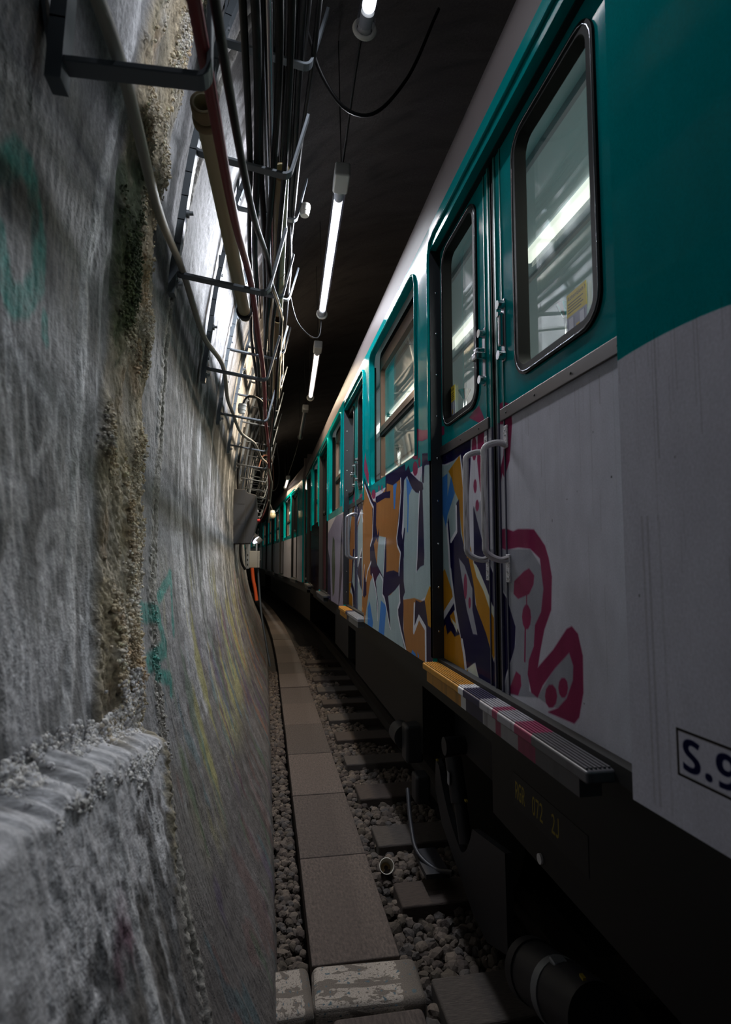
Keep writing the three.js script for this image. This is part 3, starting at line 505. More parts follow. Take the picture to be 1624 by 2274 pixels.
const livery = (px, s0, s1, y0, y1, seed, paint, k, plate) => phys({ map: canvas(Math.round(px * (s1 - s0)), Math.round(px * (y1 - y0)), (c, w, h) => drawLivery(c, w, h, s0, s1, y0, y1, seed, paint, k, plate)), roughness: .09, ior: 1.09 });
const plainCar = livery(300, 0, 1.4, BOT, TOP, 40, false, 1), plainDoor = livery(300, 0, 1.4, DB, DT, 41, false, 1);
const T = {
  teal: phys({ color: 0x008486, roughness: .12, ior: 1.12 }), cream: phys({ color: 0x6d6666, roughness: .45, ior: 1.1, bumpMap: grainTex, bumpScale: .0003 }),
  pane: phys({ color: 0xf2f6f4, transmission: 1, thickness: 0, roughness: .015, ior: 1.52 }), inner: std(0xb9c2bd, .6), ceiling: std(0xb9c4cc, .55), cabinFloor: std(0x85878a, .6), strip: std(0xffffff, .5, 0, { emissive: new THREE.Color(1.0, 1.0, .88), emissiveIntensity: 1.25 }), seat: std(0x2d5a66, .7),
  handle: std(0xffffff, .5, 0, { map: canvas(64, 512, (c, w, h) => { c.fillStyle = '#cfccd0'; c.fillRect(0, 0, w, h); for (let y = 0; y < h; y++) for (let x = 0; x < w; x++) { const n = fbm(x / 14, y / 22, 3); if (n > .16) { c.fillStyle = n > .24 ? '#5d5249' : '#8c867f'; c.fillRect(x, y, 1, 1); } } }) }),
  kick: std(0x4a4649, .4, .5), edge: std(0x0a6f69, .35), edgeLow: std(0x3c3d52, .4), under: std(0x08090a, .6, .1), under2: std(0x26272c, .5, .2), grey: std(0x3a3c40, .5, .5), yellow: std(0x8f7d12, .6), jamb: std(0x2c2f34, .4, .4),
};
function roundRect(sh, x0, x1, y0, y1, r) { sh.moveTo(x0 + r, y0); sh.lineTo(x1 - r, y0); sh.absarc(x1 - r, y0 + r, r, -Math.PI / 2, 0); sh.lineTo(x1, y1 - r); sh.absarc(x1 - r, y1 - r, r, 0, Math.PI / 2); sh.lineTo(x0 + r, y1); sh.absarc(x0 + r, y1 - r, r, Math.PI / 2, Math.PI); sh.lineTo(x0, y0 + r); sh.absarc(x0 + r, y0 + r, r, Math.PI, Math.PI * 1.5); return sh; }
// a sheet in the plane of the side (u forward, y up), its outer face at depth x0, with uv over the limits given
function sheet(shape, x0, depth, lim) {
  const g = new THREE.ExtrudeGeometry(shape, { depth, bevelEnabled: false, curveSegments: 10 }), p = g.attributes.position, uv = g.attributes.uv;
  for (let i = 0; i < p.count; i++) { const u = p.getX(i), y = p.getY(i), z = p.getZ(i); if (lim) uv.setXY(i, (lim[1] - u) / (lim[1] - lim[0]), (y - lim[2]) / (lim[3] - lim[2])); p.setXYZ(i, x0 + z, y, -u); }
  g.computeVertexNormals(); return g;
}
const rect = (u0, u1, y0, y1) => new THREE.Shape([new THREE.Vector2(u0, y0), new THREE.Vector2(u1, y0), new THREE.Vector2(u1, y1), new THREE.Vector2(u0, y1)]);
function ring(u0, u1, y0, y1, r, w, x0, depth) { const s = roundRect(new THREE.Shape(), u0, u1, y0, y1, r); s.holes.push(roundRect(new THREE.Path(), u0 + w, u1 - w, y0 + w, y1 - w, Math.max(.01, r - w))); return sheet(s, x0, depth); }
function loop(u0, u1, y0, y1, r, rad, x, open = false, hook = false) {          // bead along a rounded rectangle (open: without the bottom)
  const pts = []; const arc = (cu, cy, a0, a1) => { for (let i = 0; i <= 5; i++) { const a = lerp(a0, a1, i / 5); pts.push(V(x, cy + Math.sin(a) * r, -(cu + Math.cos(a) * r))); } };
  if (open) pts.push(V(x, y0, -u1)); arc(u1 - r, y1 - r, 0, Math.PI / 2); if (hook) { pts.push(V(x, y1, -(u0 - 1.2))); } else arc(u0 + r, y1 - r, Math.PI / 2, Math.PI); if (hook) { } else if (open) pts.push(V(x, y0, -u0)); else { arc(u0 + r, y0 + r, Math.PI, 1.5 * Math.PI); arc(u1 - r, y0 + r, 1.5 * Math.PI, 2 * Math.PI); }
  const c = new THREE.CurvePath(); for (let i = 0; i < pts.length - 1; i++) c.add(new THREE.LineCurve3(pts[i], pts[i + 1])); if (!open) c.add(new THREE.LineCurve3(pts[pts.length - 1], pts[0]));
  return new THREE.TubeGeometry(c, open ? 60 : 90, rad, 6, !open);
}
function sidePanel(car, u0, u1, hole, mat, lim, taper = 0) {     // taper: the skin draws in towards the nose
  const sh = rect(u0, u1, BOT, TOP); if (hole) sh.holes.push(roundRect(new THREE.Path(), hole[0], hole[1], WB, WT, .07));
  const g = sheet(sh, 0, .03, lim); if (taper) { const p = g.attributes.position; for (let i = 0; i < p.count; i++) p.setX(i, p.getX(i) + taper * (u1 + p.getZ(i))); g.computeVertexNormals(); } obj('side_panel', g, [mat, T.teal], car);
  if (!hole) return;
  const [a, b] = hole; obj('window_bead', loop(a - .012, b + .012, WB - .004, WT + .012, .08, .009, -.002, true), T.teal, car);
  const w = obj('window', ring(a - .03, b + .03, WB - .03, WT + .03, .06, .055, .075, .02), M.rubber, car);
  obj('frame', [ring(a + .02, b - .02, WB + .02, WT - .08, .05, .03, .066, .03), bxs(a + .02, b - .02, 2.49, 2.53, .062, .09), bxs(a + .02, b - .02, WT - .09, WT - .02, .07, .09)], M.bronze, w);
  obj('rubber_bar', bxs(a + .02, b - .02, 2.465, 2.49, .066, .09), M.rubber, w);
  obj('pane', bxs(a, b, WB, 2.49, .082, .088), T.pane, w); obj('pane', bxs(a, b, 2.53, WT - .06, .082, .088), T.pane, w);
}
const bxs = (u0, u1, y0, y1, x0, x1, r = 0) => bx(x0, x1, y0, y1, u0, u1, r);
function doorLeaf(car, u0, u1, win, mat, lim, far, detail) {      // far: the leaf further from the camera, its closing edge towards the camera
  const sh = rect(u0, u1, DB, DT + .03); sh.holes.push(roundRect(new THREE.Path(), win[0], win[1], win[2], win[3], .065));
  const leaf = obj('door_leaf', sheet(sh, REC, .035, lim), [mat, M.rubber], car);
  obj('gasket', ring(win[0] - .018, win[1] + .018, win[2] - .018, win[3] + .018, .08, .030, REC - .008, .04), M.rubber, leaf);
  if (detail) obj('gasket_trim', loop(win[0] - .010, win[1] + .010, win[2] - .010, win[3] + .010, .075, .0014, REC - .0085), M.chrome, leaf);
  obj('pane', bxs(win[0], win[1], win[2], win[3], REC + .026, REC + .032), T.pane, leaf);
  const e = far ? u0 : u1, q = far ? 1 : -1;
  obj('edge_seal', bxs(Math.min(e, e - q * .035), Math.max(e, e - q * .035), DB, DT, REC - .004, REC + .03, .008), M.rubber, leaf);
  for (const [ya, yb, em] of [[SPLIT + .02, DT, detail ? T.edge : M.rubber], [DB, SPLIT + .02, detail ? T.edgeLow : M.rubber]]) obj('edge_strip', [bxs(Math.min(e + q * .003, e + q * .014), Math.max(e + q * .003, e + q * .014), ya, yb, REC - .006, REC), bxs(Math.min(e + q * .05, e + q * .056), Math.max(e + q * .05, e + q * .056), ya, yb, REC - .004, REC)], em, leaf);
  if (!detail) return leaf;
  obj('sill_strip', bxs(u0 + (far ? .03 : 0), u1 - (far ? 0 : .03), 2.07, 2.112, REC - .008, REC, .003), T.kick, leaf); for (let u = u0 + .12; u < u1; u += .2) obj('screw', new THREE.SphereGeometry(.004, 8, 6).scale(.5, 1, 1).translate(REC - .008, 2.09, -u), M.dark, leaf);
  const hu = e + q * .065, ho = e + q * .04, xo = REC - .075;
  obj('handle_bar', tube([V(REC, 1.985, -(hu)), V(REC - .03, 1.992, -hu), V(xo, 1.975, -hu), V(xo - .004, 1.93, -hu), V(xo - .004, 1.68, -hu), V(xo, 1.635, -hu), V(REC - .03, 1.612, -hu), V(REC, 1.616, -hu)], .0105, 60, 10), u0 < 3 ? T.handle : M.alu, leaf);
  obj('handle_plate', [bxs(hu - .014, hu + .014, 1.975, 2.05, REC - .006, REC, .004), bxs(hu - .014, hu + .014, 1.54, 1.63, REC - .006, REC, .004)], u0 < 3 ? T.handle : M.alu, leaf);
  for (const y of [2.035, 2.018, 1.575, 1.555]) obj('screw', new THREE.SphereGeometry(.005, 8, 6).scale(.5, 1, 1).translate(REC - .006, y, -hu), M.chrome, leaf);
  const ly = far ? 2.34 : 2.37;
  obj('latch_plate', bxs(hu - .013, hu + .013, ly - .105, ly + .105, REC - .006, REC, .004), M.alu, leaf);
  for (const y of [ly - .085, ly + .085]) obj('latch_bolt', cyl(V(REC - .004, y, -hu), V(REC - .026, y, -hu), .017, .015), M.chrome, leaf);
  if (far) obj('latch_block', [bxs(hu - .02, hu + .022, ly - .015, ly + .012, REC - .045, REC - .004, .006), bxs(hu - .012, hu + .02, ly + .012, ly + .03, REC - .038, REC - .004, .006)], M.chrome, leaf);
  else obj('latch_lever', [bxs(hu - .009, hu + .009, ly - .055, ly + .055, REC - .022, REC - .006, .006), cyl(V(REC - .026, ly + .052, -hu), V(REC - .004, ly + .052, -hu), .009)], M.chrome, leaf);
  return leaf;
}
function stepBoard(car, u0, u1, mat) {
  const st = obj('step', [bxs(u0, u1, 1.14, 1.168, -.045, .05, .006), bxs(u0 + .05, u1 - .03, 1.095, 1.145, -.034, .02)], mat, car), n = 8;
  for (let i = 0; i < n; i++) obj('tread_rib', bxs(u0 + .01, u1 - .02, 1.168, 1.1725, -.041 + i * .0105, -.041 + i * .0105 + .0055), mat, st);
  return st;
}
function doorway(car, u0, u1, detail) {
  obj('door_header', sheet(rect(u0, u1, DT, TOP), 0, .03), T.teal, car);
  const f = obj('door_frame', [bxs(u1 - .002, u1 + .03, DB, DT, .0, .09), bxs(u0 - .03, u0 + .002, DB, DT, .03, .09), bxs(u0, u1, DT - .006, DT + .03, .03, .09)], detail ? T.jamb : M.black, car);
  obj('drip_bead', [loop(u0 + .0, u1 + .012, SPLIT, DT + .042, .075, .0085, -.003, true, u0 < 1.1 && detail)], T.teal, car);
  if (detail) for (let y = 1.3; y < 2.95; y += .19) obj('rivet', new THREE.SphereGeometry(.005, 8, 6).scale(1, 1, .5).translate(.028, y, -(u1 - .003)), M.chrome, f);
  obj('sill', bxs(u0, u1, BOT, DB, .02, .09), M.black, car);
}
const ROOF = [[0, 3.13], [.004, 3.2], [.014, 3.28], [.034, 3.36], [.06, 3.43], [.11, 3.51], [.19, 3.58], [.33, 3.64], [.6, 3.69], [1.2, 3.72], [1.8, 3.69], [2.07, 3.64], [2.21, 3.58], [2.29, 3.51], [2.34, 3.43], [2.366, 3.36], [2.386, 3.28], [2.396, 3.2], [2.4, 3.13]];
function roof(car, u0, u1) {
  const sh = new THREE.Shape(ROOF.map(([x, y]) => new THREE.Vector2(x, y))), g = new THREE.ExtrudeGeometry(sh, { depth: u1 - u0, bevelEnabled: false }), p = g.attributes.position;
  for (let i = 0; i < p.count; i++) p.setZ(i, -(u0 + (u1 - u0)) + p.getZ(i)); const h = g; h.computeVertexNormals();
  // smooth the arc
  const pp = h.attributes.position, nn = h.attributes.normal; for (let i = 0; i < pp.count; i++) if (Math.abs(nn.getZ(i)) < .5 && pp.getY(i) > 3.131) { const x = pp.getX(i); let k = 0; ROOF.forEach(([a], j) => { if (Math.abs(a - x) < Math.abs(ROOF[k][0] - x)) k = j; }); const A = ROOF[Math.max(0, k - 1)], B = ROOF[Math.min(ROOF.length - 1, k + 1)], t = new THREE.Vector2(B[0] - A[0], B[1] - A[1]).normalize(); nn.setXYZ(i, -t.y, t.x, 0); }
  obj('roof', h, T.cream, car);
}
function cabin(car, u0, u1, rich) {                                // lit inside
  obj('cabin_ceiling', bxs(u0 + .05, u1 - .05, 3.10, 3.128, .04, 2.36), T.ceiling, car); obj('cabin_floor', bxs(u0, u1, 1.14, 1.19, .1, 2.3), T.cabinFloor, car);
  const holes = rect(u0, u1, 1.15, 3.1); for (let u = u0 + .6; u + 1.1 < u1 - .3; u += 1.55) holes.holes.push(roundRect(new THREE.Path(), u, u + 1.1, 2.1, 2.95, .06)); obj('far_side', sheet(holes, 2.34, .04), T.inner, car);
  obj('end_wall', [bxs(u0, u0 + .04, 1.15, 3.1, .1, 2.3), bxs(u1 - .04, u1, 1.15, 3.1, .1, 2.3)], T.inner, car);
  for (const x of [.53, 1.38]) {
    for (let u = u0 + .3; u + 1.3 < u1; u += rich ? 1.52 : 3) { const l = obj('ceiling_light', bxs(u, u + (rich ? 1.42 : 2.6), 3.075, 3.10, x - .032, x + .032, .01), T.strip, car); if (rich) obj('light_end', bxs(u - .04, u + .002, 3.07, 3.10, x - .036, x + .036), M.dark, l); }
    const L = new THREE.RectAreaLight(new THREE.Color(1, .98, .88), CABIN_POWER, .07, u1 - u0 - .8); L.name = 'cabin_light'; L.position.set(x, 3.07, -(u0 + u1) / 2); L.rotation.x = -Math.PI / 2; car.add(L);
  }
  if (!rich) return;
  obj('ceiling_rail', [bxs(u0 + .2, u1 - .2, 3.085, 3.1, .635, .655), bxs(u0 + .2, u1 - .2, 3.085, 3.1, 1.24, 1.26), bxs(u0 + .2, u1 - .2, 3.07, 3.1, .22, .235)], M.alu, car);
  for (const u of [1.75, 3.0, 4.75, 6.1, 7.3]) obj('grab_pole', [cyl(V(1.0, 1.19, -u), V(1.0, 3.1, -u), .017), cyl(V(1.0, 3.02, -u), V(1.0, 3.1, -u), .02, .06)], M.chrome, car);
  for (const u of [2.75, 3.5, 5.6, 6.2]) { const st = obj('seat', [bxs(u, u + .42, 1.55, 1.63, .12, .95, .03), bxs(u + .36, u + .42, 1.6, 2.2, .12, .95, .03)], T.seat, car); obj('seat_leg', bxs(u + .1, u + .3, 1.19, 1.56, .3, .6), M.dark, st); }
}
// ---------------------------------------------------------------- first car, with its paint
const car1 = thing('metro_car', 'nearest teal and off-white metro car covered in large graffiti', 'metro car'); car1.position.set(SKIN, 0, 0);
const U0 = -2.6, U1 = 10.65, DOORS = [[1.06, 2.43], [4.20, 5.32], [6.75, 7.85], [9.25, 10.2]];
{
  const k = (SKIN + REC) / SKIN;
  sidePanel(car1, U0, 1.06, null, livery(560, .0, 1.06, BOT, TOP, 1, true, 1, true), [.0, 1.06, BOT, TOP], .055);
  sidePanel(car1, 2.43, 4.20, [2.69, 3.93], livery(620, 2.43, 4.20, BOT, TOP, 2, true, 1), [2.43, 4.20, BOT, TOP]);
  sidePanel(car1, 5.32, 6.75, [5.52, 6.55], livery(400, 5.32, 6.75, BOT, TOP, 3, true, 1), [5.32, 6.75, BOT, TOP]);
  sidePanel(car1, 7.85, 9.25, [8.05, 9.05], livery(220, 7.85, 9.25, BOT, TOP, 8, true, 1), [7.85, 9.25, BOT, TOP]); sidePanel(car1, 10.2, U1, null, livery(220, 10.2, U1, BOT, TOP, 9, true, 1), [10.2, U1, BOT, TOP]);
  const d3 = livery(220, 6.75, 10.2, DB, DT + .03, 10, true, 1);
  DOORS.forEach(([a, b], i) => doorway(car1, a, b, i < 2));
  const d1 = livery(900, 1.0, 2.62, DB, DT + .03, 5, true, k), l1 = [1.0, 2.62, DB, DT + .03];
  doorLeaf(car1, 1.84, 2.62, [1.985, 2.375, 2.20, 2.975], d1, l1, true, true); doorLeaf(car1, 1.0, 1.80, [1.195, 1.63, 2.19, 2.955], d1, l1, false, true);
  obj('centre_post', bxs(1.80, 1.84, DB, DT, REC + .005, REC + .05), M.rubber, car1);
  const d2 = livery(420, 4.2, 5.5, DB, DT + .03, 6, true, k), l2 = [4.2, 5.5, DB, DT + .03];
  doorLeaf(car1, 4.89, 5.5, [5.0, 5.34, 2.20, 2.975], d2, l2, true, true); doorLeaf(car1, 4.15, 4.86, [4.44, 4.74, 2.20, 2.975], d2, l2, false, true);
  for (const [a, b] of DOORS.slice(2)) { doorLeaf(car1, (a + b) / 2 + .02, b + .05, [(a + b) / 2 + .12, b - .08, 2.2, 2.97], d3, [6.75, 10.2, DB, DT + .03], true, false); doorLeaf(car1, a - .05, (a + b) / 2 - .02, [a + .08, (a + b) / 2 - .12, 2.2, 2.97], d3, [6.75, 10.2, DB, DT + .03], false, false); }
  // painted step boards
  const stepPaint = (cuts) => canvas(1024, 64, (c, w, h) => { let x = 0; for (const [to, col] of cuts) { c.fillStyle = col; c.fillRect(x, 0, to * w - x + 1, h); x = to * w; } const r = rng(3); for (let i = 0; i < 500; i++) { c.fillStyle = `rgba(30,28,26,${.2 * r()})`; c.fillRect(r() * w, r() * h, 6 + 20 * r(), 2); } });
  const sm1 = std(0xffffff, .45, .25, { map: stepPaint([[.36, INK.OC], [.40, '#d9d9dd'], [.52, INK.NV], [.60, '#a5a3aa'], [.63, INK.MR], [.72, '#98969d'], [.80, INK.MR], [1, '#5b5a5e']]) });
  const remap = (mesh, a, b) => mesh.traverse((m) => { const p = m.geometry.attributes.position, uv = m.geometry.attributes.uv; for (let i = 0; i < p.count; i++) uv.setXY(i, (b + p.getZ(i)) / (b - a), .5 + p.getX(i) * 4); });
  remap(stepBoard(car1, 1.15, 2.44, sm1), 1.15, 2.44);
  remap(stepBoard(car1, 4.22, 5.34, std(0xffffff, .5, .2, { map: stepPaint([[.42, INK.OC], [.52, INK.NV], [1, '#7c7f84']]) })), 4.22, 5.34);
  stepBoard(car1, 6.8, 7.8, T.grey); stepBoard(car1, 9.3, 10.15, T.grey);
  roof(car1, U0, U1); cabin(car1, U0 + .4, U1, true);
  obj('far_skin', [bxs(U0, U1, BOT, 2.05, 2.38, 2.4), bxs(U0, U1, 2.98, TOP, 2.38, 2.4)], T.teal, car1);
  obj('nose', bxs(U0 - .02, U0 + .05, BOT, 3.6, .03, 2.37, .01), T.teal, car1); obj('rear_bulkhead', bxs(U1 - .05, U1, BOT, 3.55, .03, 2.37), T.cream, car1);
  // warning notices behind the door panes
  const notice = canvas(256, 420, (c, w, h) => {
    c.fillStyle = '#c9b32a'; c.fillRect(0, 0, w, h * .46); c.fillStyle = '#8f93a8'; c.fillRect(0, h * .46, w, h * .54); c.fillStyle = '#14140f'; c.font = 'bold 46px sans-serif'; c.fillText('Attention !', 12, 58);
    for (let i = 0; i < 4; i++) { c.fillRect(14, 84 + i * 24, 205 - (i % 2) * 26, 9); }
    c.fillStyle = '#c3c6d2'; c.fillRect(24, h * .5, 60, h * .44); c.fillRect(170, h * .5, 56, h * .44); c.fillStyle = '#5d6078'; c.fillRect(88, h * .5, 10, h * .44); c.fillRect(226, h * .5, 10, h * .44);
    c.fillStyle = '#c7a521'; c.fillRect(120, h * .68, 44, 60); c.fillStyle = '#3f7fb0'; c.fillRect(124, h * .83, 36, 50);
  });
  const nm = std(0xffffff, .6, 0, { map: notice });
  const sticker = (u0, u1, y0, y1) => { const g = sheet(rect(u0, u1, y0, y1), REC + .0235, .0015, [u0, u1, y0, y1]); obj('warning_notice', g, nm, car1).userData.label = 'yellow and grey warning notice stuck on the door pane'; };
  sticker(1.288, 1.382, 2.187, 2.325); sticker(2.315, 2.385, 2.215, 2.365);
}
// ---------------------------------------------------------------- running gear of the first car
{
  obj('underframe', [bxs(U0, U1, .98, BOT + .02, .10, 2.3), bxs(U0, U1, .90, 1.0, .16, .26), bxs(3.4, 6.0, .45, .98, .22, .9), bxs(6.4, 7.6, .5, .98, .2, .9)], T.under, car1);
  // side plate with a deep U-shaped notch
  const sh = new THREE.Shape(); sh.moveTo(3.12, .52); sh.lineTo(3.06, .50); sh.quadraticCurveTo(2.95, .30, 2.72, .225); sh.quadraticCurveTo(2.64, .24, 2.56, .40); sh.lineTo(2.2, .47); sh.lineTo(2.19, .10); sh.lineTo(2.40, .015); sh.lineTo(2.56, .03); sh.lineTo(3.02, .22); sh.lineTo(3.14, .36); sh.closePath();
  const bog = obj('bogie_frame', [sheet(sh, .215, .03), bxs(.4, 3.6, .5, .72, .42, .6)], T.under2, car1);
  for (const u of [.95, 2.95]) obj('bogie_wheel', cyl(V(.44, .42, -u), V(.74, .42, -u), .46, .46, 40), M.rubber, bog);
  obj('shock_absorber', [cyl(V(.24, .26, -2.72), V(.235, .60, -2.86), .032, .032, 20), cyl(V(.235, .42, -2.79), V(.232, .61, -2.87), .042, .042, 20), cyl(V(.19, .66, -2.89), V(.30, .66, -2.89), .045)], T.under2, bog);
  obj('shock_label', bxs(2.80, 2.83, .50, .56, .186, .190), std(0x8f9096, .5), bog);
  obj('brake_unit', [bxs(3.45, 3.58, .38, .60, .13, .24, .02), cyl(V(.16, .50, -3.58), V(.15, .50, -3.72), .075, .07, 24), cyl(V(.16, .50, -3.70), V(.16, .50, -3.74), .05, .05, 20), bxs(3.30, 3.42, .20, .36, .15, .24, .02)], T.grey, bog);
  obj('shoe_gear', [tube([V(.10, .30, -3.3), V(.08, .17, -3.15), V(.08, .09, -3.02), V(.14, .06, -2.9), V(.2, .09, -2.8)], .012, 30, 8), bxs(2.85, 3.1, .04, .065, .08, .2)], T.under2, bog);
  obj('equipment_beam', bxs(.2, 2.35, .56, .90, .23, .27), T.under, bog);
  const stencil = canvas(1024, 128, (c, w, h) => { c.fillStyle = '#0f1013'; c.fillRect(0, 0, w, h); c.fillStyle = '#8f7d12'; c.font = 'bold 92px monospace'; c.fillText('RGR  072  2J', 30, 95); });
  obj('stencil_plate', sheet(rect(1.62, 2.14, .68, .80), .2285, .0015, [1.62, 2.14, .68, .80]), std(0xffffff, .6, 0, { map: stencil }), bog);
  obj('reflector', cyl(V(.23, .585, -1.925), V(.222, .585, -1.925), .017, .017, 18), std(0xd5d5da, .3), bog);
  const cy = obj('air_cylinder', [cyl(V(.235, .16, -2.02), V(.235, .30, -1.60), .095, .095, 30), cyl(V(.235, .155, -2.03), V(.235, .175, -1.98), .10, .10, 30)], T.under2, bog); obj('clamp', [cyl(V(.235, .22, -1.83), V(.235, .235, -1.79), .099, .099, 30), bxs(1.79, 1.83, .29, .335, .20, .25, .006)], M.galv, cy);
  for (const [x, y, u] of [[.2, .40, 1.62], [.2, .30, 1.50], [.2, .22, 1.62], [.2, .53, 3.05], [.2, .50, 2.6]]) obj('paint_mark', bxs(u, u + .02, y, y + .008, x, x + .01), T.yellow, bog);
}
// ---------------------------------------------------------------- the cars behind, following the bend
function plainMetroCar(s0, len, head, label) {
  const c = thing('metro_car', label, 'metro car'), p = at(s0, SKIN, 0); c.position.copy(p); c.rotation.y = head;
  const ds = []; for (let i = 0; i < 4; i++) ds.push([.75 + i * 3.15, .75 + i * 3.15 + 1.25]);
  let u = 0; const edges = ds.concat([[len, len]]);
  edges.forEach(([a, b]) => { sidePanel(c, u, a, a - u > 1.2 ? [u + .2, a - .2] : null, plainCar, [u, Math.max(a, u + .3), BOT, TOP]); u = b; });
  ds.forEach(([a, b]) => { doorway(c, a, b, false); const m = (a + b) / 2; doorLeaf(c, m + .02, b + .04, [m + .13, b - .1, 2.2, 2.97], plainDoor, [a, b, DB, DT + .03], true, false); doorLeaf(c, a - .04, m - .02, [a + .1, m - .13, 2.2, 2.97], plainDoor, [a, b, DB, DT + .03], false, false); stepBoard(c, a + .05, b - .05, T.grey); });
  roof(c, 0, len); cabin(c, .1, len - .1, false); obj('underframe', [bxs(0, len, .95, BOT + .02, .1, 2.3), bxs(1, len - 1, .3, .95, .3, 2.1)], T.under, c); obj('bulkhead', [bxs(-.01, .06, BOT, 3.55, .03, 2.37), bxs(len - .06, len, BOT, 3.55, .03, 2.37)], T.cream, c);
  obj('gangway_bellows', bxs(-.42, .02, 1.2, 3.3, .6, 1.8, .04), M.rubber, c);
  return c;
}
plainMetroCar(11.05, 13.6, turn(18) , 'second metro car, its teal window band bending left behind the graffiti car');
plainMetroCar(25.05, 13.6, turn(32), 'third metro car, small and pale at the bend of the tunnel');
plainMetroCar(39.1, 13.6, turn(46), 'last metro car in sight, hardly more than a sliver at the bend');
// ================================================================ RACKS, CABLES, PIPES ON THE WALL
const RACKS = [1.0, 2.16, 3.25, 4.28, 5.48, 6.6]; while (RACKS[RACKS.length - 1] < 19) RACKS.push(RACKS[RACKS.length - 1] + 1.12);
const TIERS = [[-.365, 2.68, .355], [-.30, 3.17, .37], [-.205, 3.64, .35]];   // X of the rail, Y of the arm, length of the arm
const WORDS = ['nearest', 'second', 'third', 'fourth', 'fifth', 'sixth', 'seventh', 'eighth', 'ninth', 'tenth', 'eleventh', 'twelfth'];
function armGeometry(len) {                                        // flat bar: slotted back, arm, upturned tip
  const pts = []; const add = (x, y) => pts.push(new THREE.Vector2(x, y)); add(0, .17); add(0, .02); for (let i = 0; i <= 4; i++) { const a = Math.PI + i / 4 * Math.PI / 2; add(.022 + .022 * Math.cos(a), .022 + .022 * Math.sin(a) - .0); }
  const tipA = Math.atan2(.26, .05); add(len - .03, -.028); for (let i = 1; i <= 4; i++) { const a = -Math.PI / 2 + i / 4 * (tipA + .0); add(len - .03 + .03 * Math.cos(a), .002 + .03 * Math.sin(a)); } add(len + .045, .235);
  const t = .0085, out = [], back = [];
  pts.forEach((p, i) => { const a = pts[Math.max(0, i - 1)], b = pts[Math.min(pts.length - 1, i + 1)], d = b.clone().sub(a).normalize(), n = new THREE.Vector2(-d.y, d.x).multiplyScalar(t / 2); out.push(p.clone().add(n)); back.unshift(p.clone().sub(n)); });
  const g = new THREE.ExtrudeGeometry(new THREE.Shape(out.concat(back)), { depth: .034, bevelEnabled: true, bevelSize: .0015, bevelThickness: .0015, bevelSegments: 1 }); return g.translate(0, 0, -.017);
}
const arms = TIERS.map(([, , l]) => armGeometry(l));
const slotG = new THREE.CapsuleGeometry(.006, .03, 3, 8);
RACKS.forEach((s, i) => {
  const k = thing('cable_rack', i < 12 ? WORDS[i] + ' galvanised cable rack from the camera, bolted up the left wall' : 'distant cable rack on the left wall near the bend', 'cable rack', 'cable racks on the left wall', s);
  const up = [], cp = []; for (let j = 0; j <= 14; j++) { const Y = (i ? 2.60 : 2.43) + j * (i ? .095 : .108); cp.push([wallX(Y) + .028, Y]); }
  cp.forEach(([x, y], j) => { if (j) { const [a, b] = cp[j - 1], l = Math.hypot(x - a, y - b) + .004, g = new THREE.BoxGeometry(.026, l, .042); g.rotateZ(-Math.atan2(x - a, y - b)); g.translate((x + a) / 2, (y + b) / 2, 0); up.push(g); } });
  const u = obj('upright', up, M.rail, k);
  if (i < 7) for (const Y of [2.64, 2.92, 3.42]) obj('anchor_bolt', [cyl(V(wallX(Y) + .03, Y, .0), V(wallX(Y) + .065, Y + .004, 0), .008, .008, 8), cyl(V(wallX(Y) + .04, Y, 0), V(wallX(Y) + .05, Y, 0), .015, .015, 6)], M.galv, u);
  TIERS.forEach(([x, Y], t) => {
    const a = obj('arm', arms[t], M.rack, k); a.position.set(x + (i ? .012 : -.006), i === 0 ? Y - .215 : Y, .0); if (!i) a.scale.x = .74; a.rotation.z = i === 0 ? .15 : -.06 + .02 * Math.sin(i * 3 + t); if (i < 6) { const sl = obj('slot', slotG, M.black, a); sl.position.set(.003, .10, 0); sl.scale.set(.4, 1, 1); obj('clamp_bolt', cyl(V(.0, .06, 0), V(.022, .06, 0), .009, .009, 6), M.galv, a); }
  });
});
// cables, each its own run, laid on the arms and sagging between them
function run(name, label, mat, r, pts, group, seg = 120) { const o = obj(name, tube(pts, r, seg, 7), mat); return tag(o, label, 'cable', group); }
run('cable', 'pale grey-white cable snaking along the lowest rack arms', M.cableWhite, .0125, [[.2, -.27, 2.46], [.6, -.275, 2.45], [1.0, -.268, 2.50], [1.55, -.30, 2.56], [2.16, -.32, 2.69], [2.7, -.30, 2.655], [3.25, -.253, 2.70], [3.8, -.262, 2.67], [4.28, -.262, 2.71], [4.9, -.22, 2.675], [5.48, -.117, 2.70], [6.1, -.06, 2.675], [6.6, .0, 2.69], [7.3, .05, 2.62], [8, .072, 2.64], [9, .06, 2.5], [9.6, .05, 2.2]].map((p) => at(...p)), null, 160);
run('cable', 'dark red cable lying on the lowest rack arms', M.cableRed, .0125, [[.2, -.14, 2.46], [.6, -.135, 2.49], [1.0, -.122, 2.525], [1.55, -.10, 2.565], [2.16, -.07, 2.672], [2.7, -.05, 2.68], [3.25, -.028, 2.68], [3.8, -.02, 2.655], [4.28, -.02, 2.68], [4.9, .0, 2.66], [5.48, .01, 2.68], [6.6, .02, 2.68], [7.7, .03, 2.66], [9, .04, 2.68], [11, .05, 2.66], [13, .05, 2.67], [16, .05, 2.66], [20, .05, 2.66]].map((p) => at(...p)), null, 200);
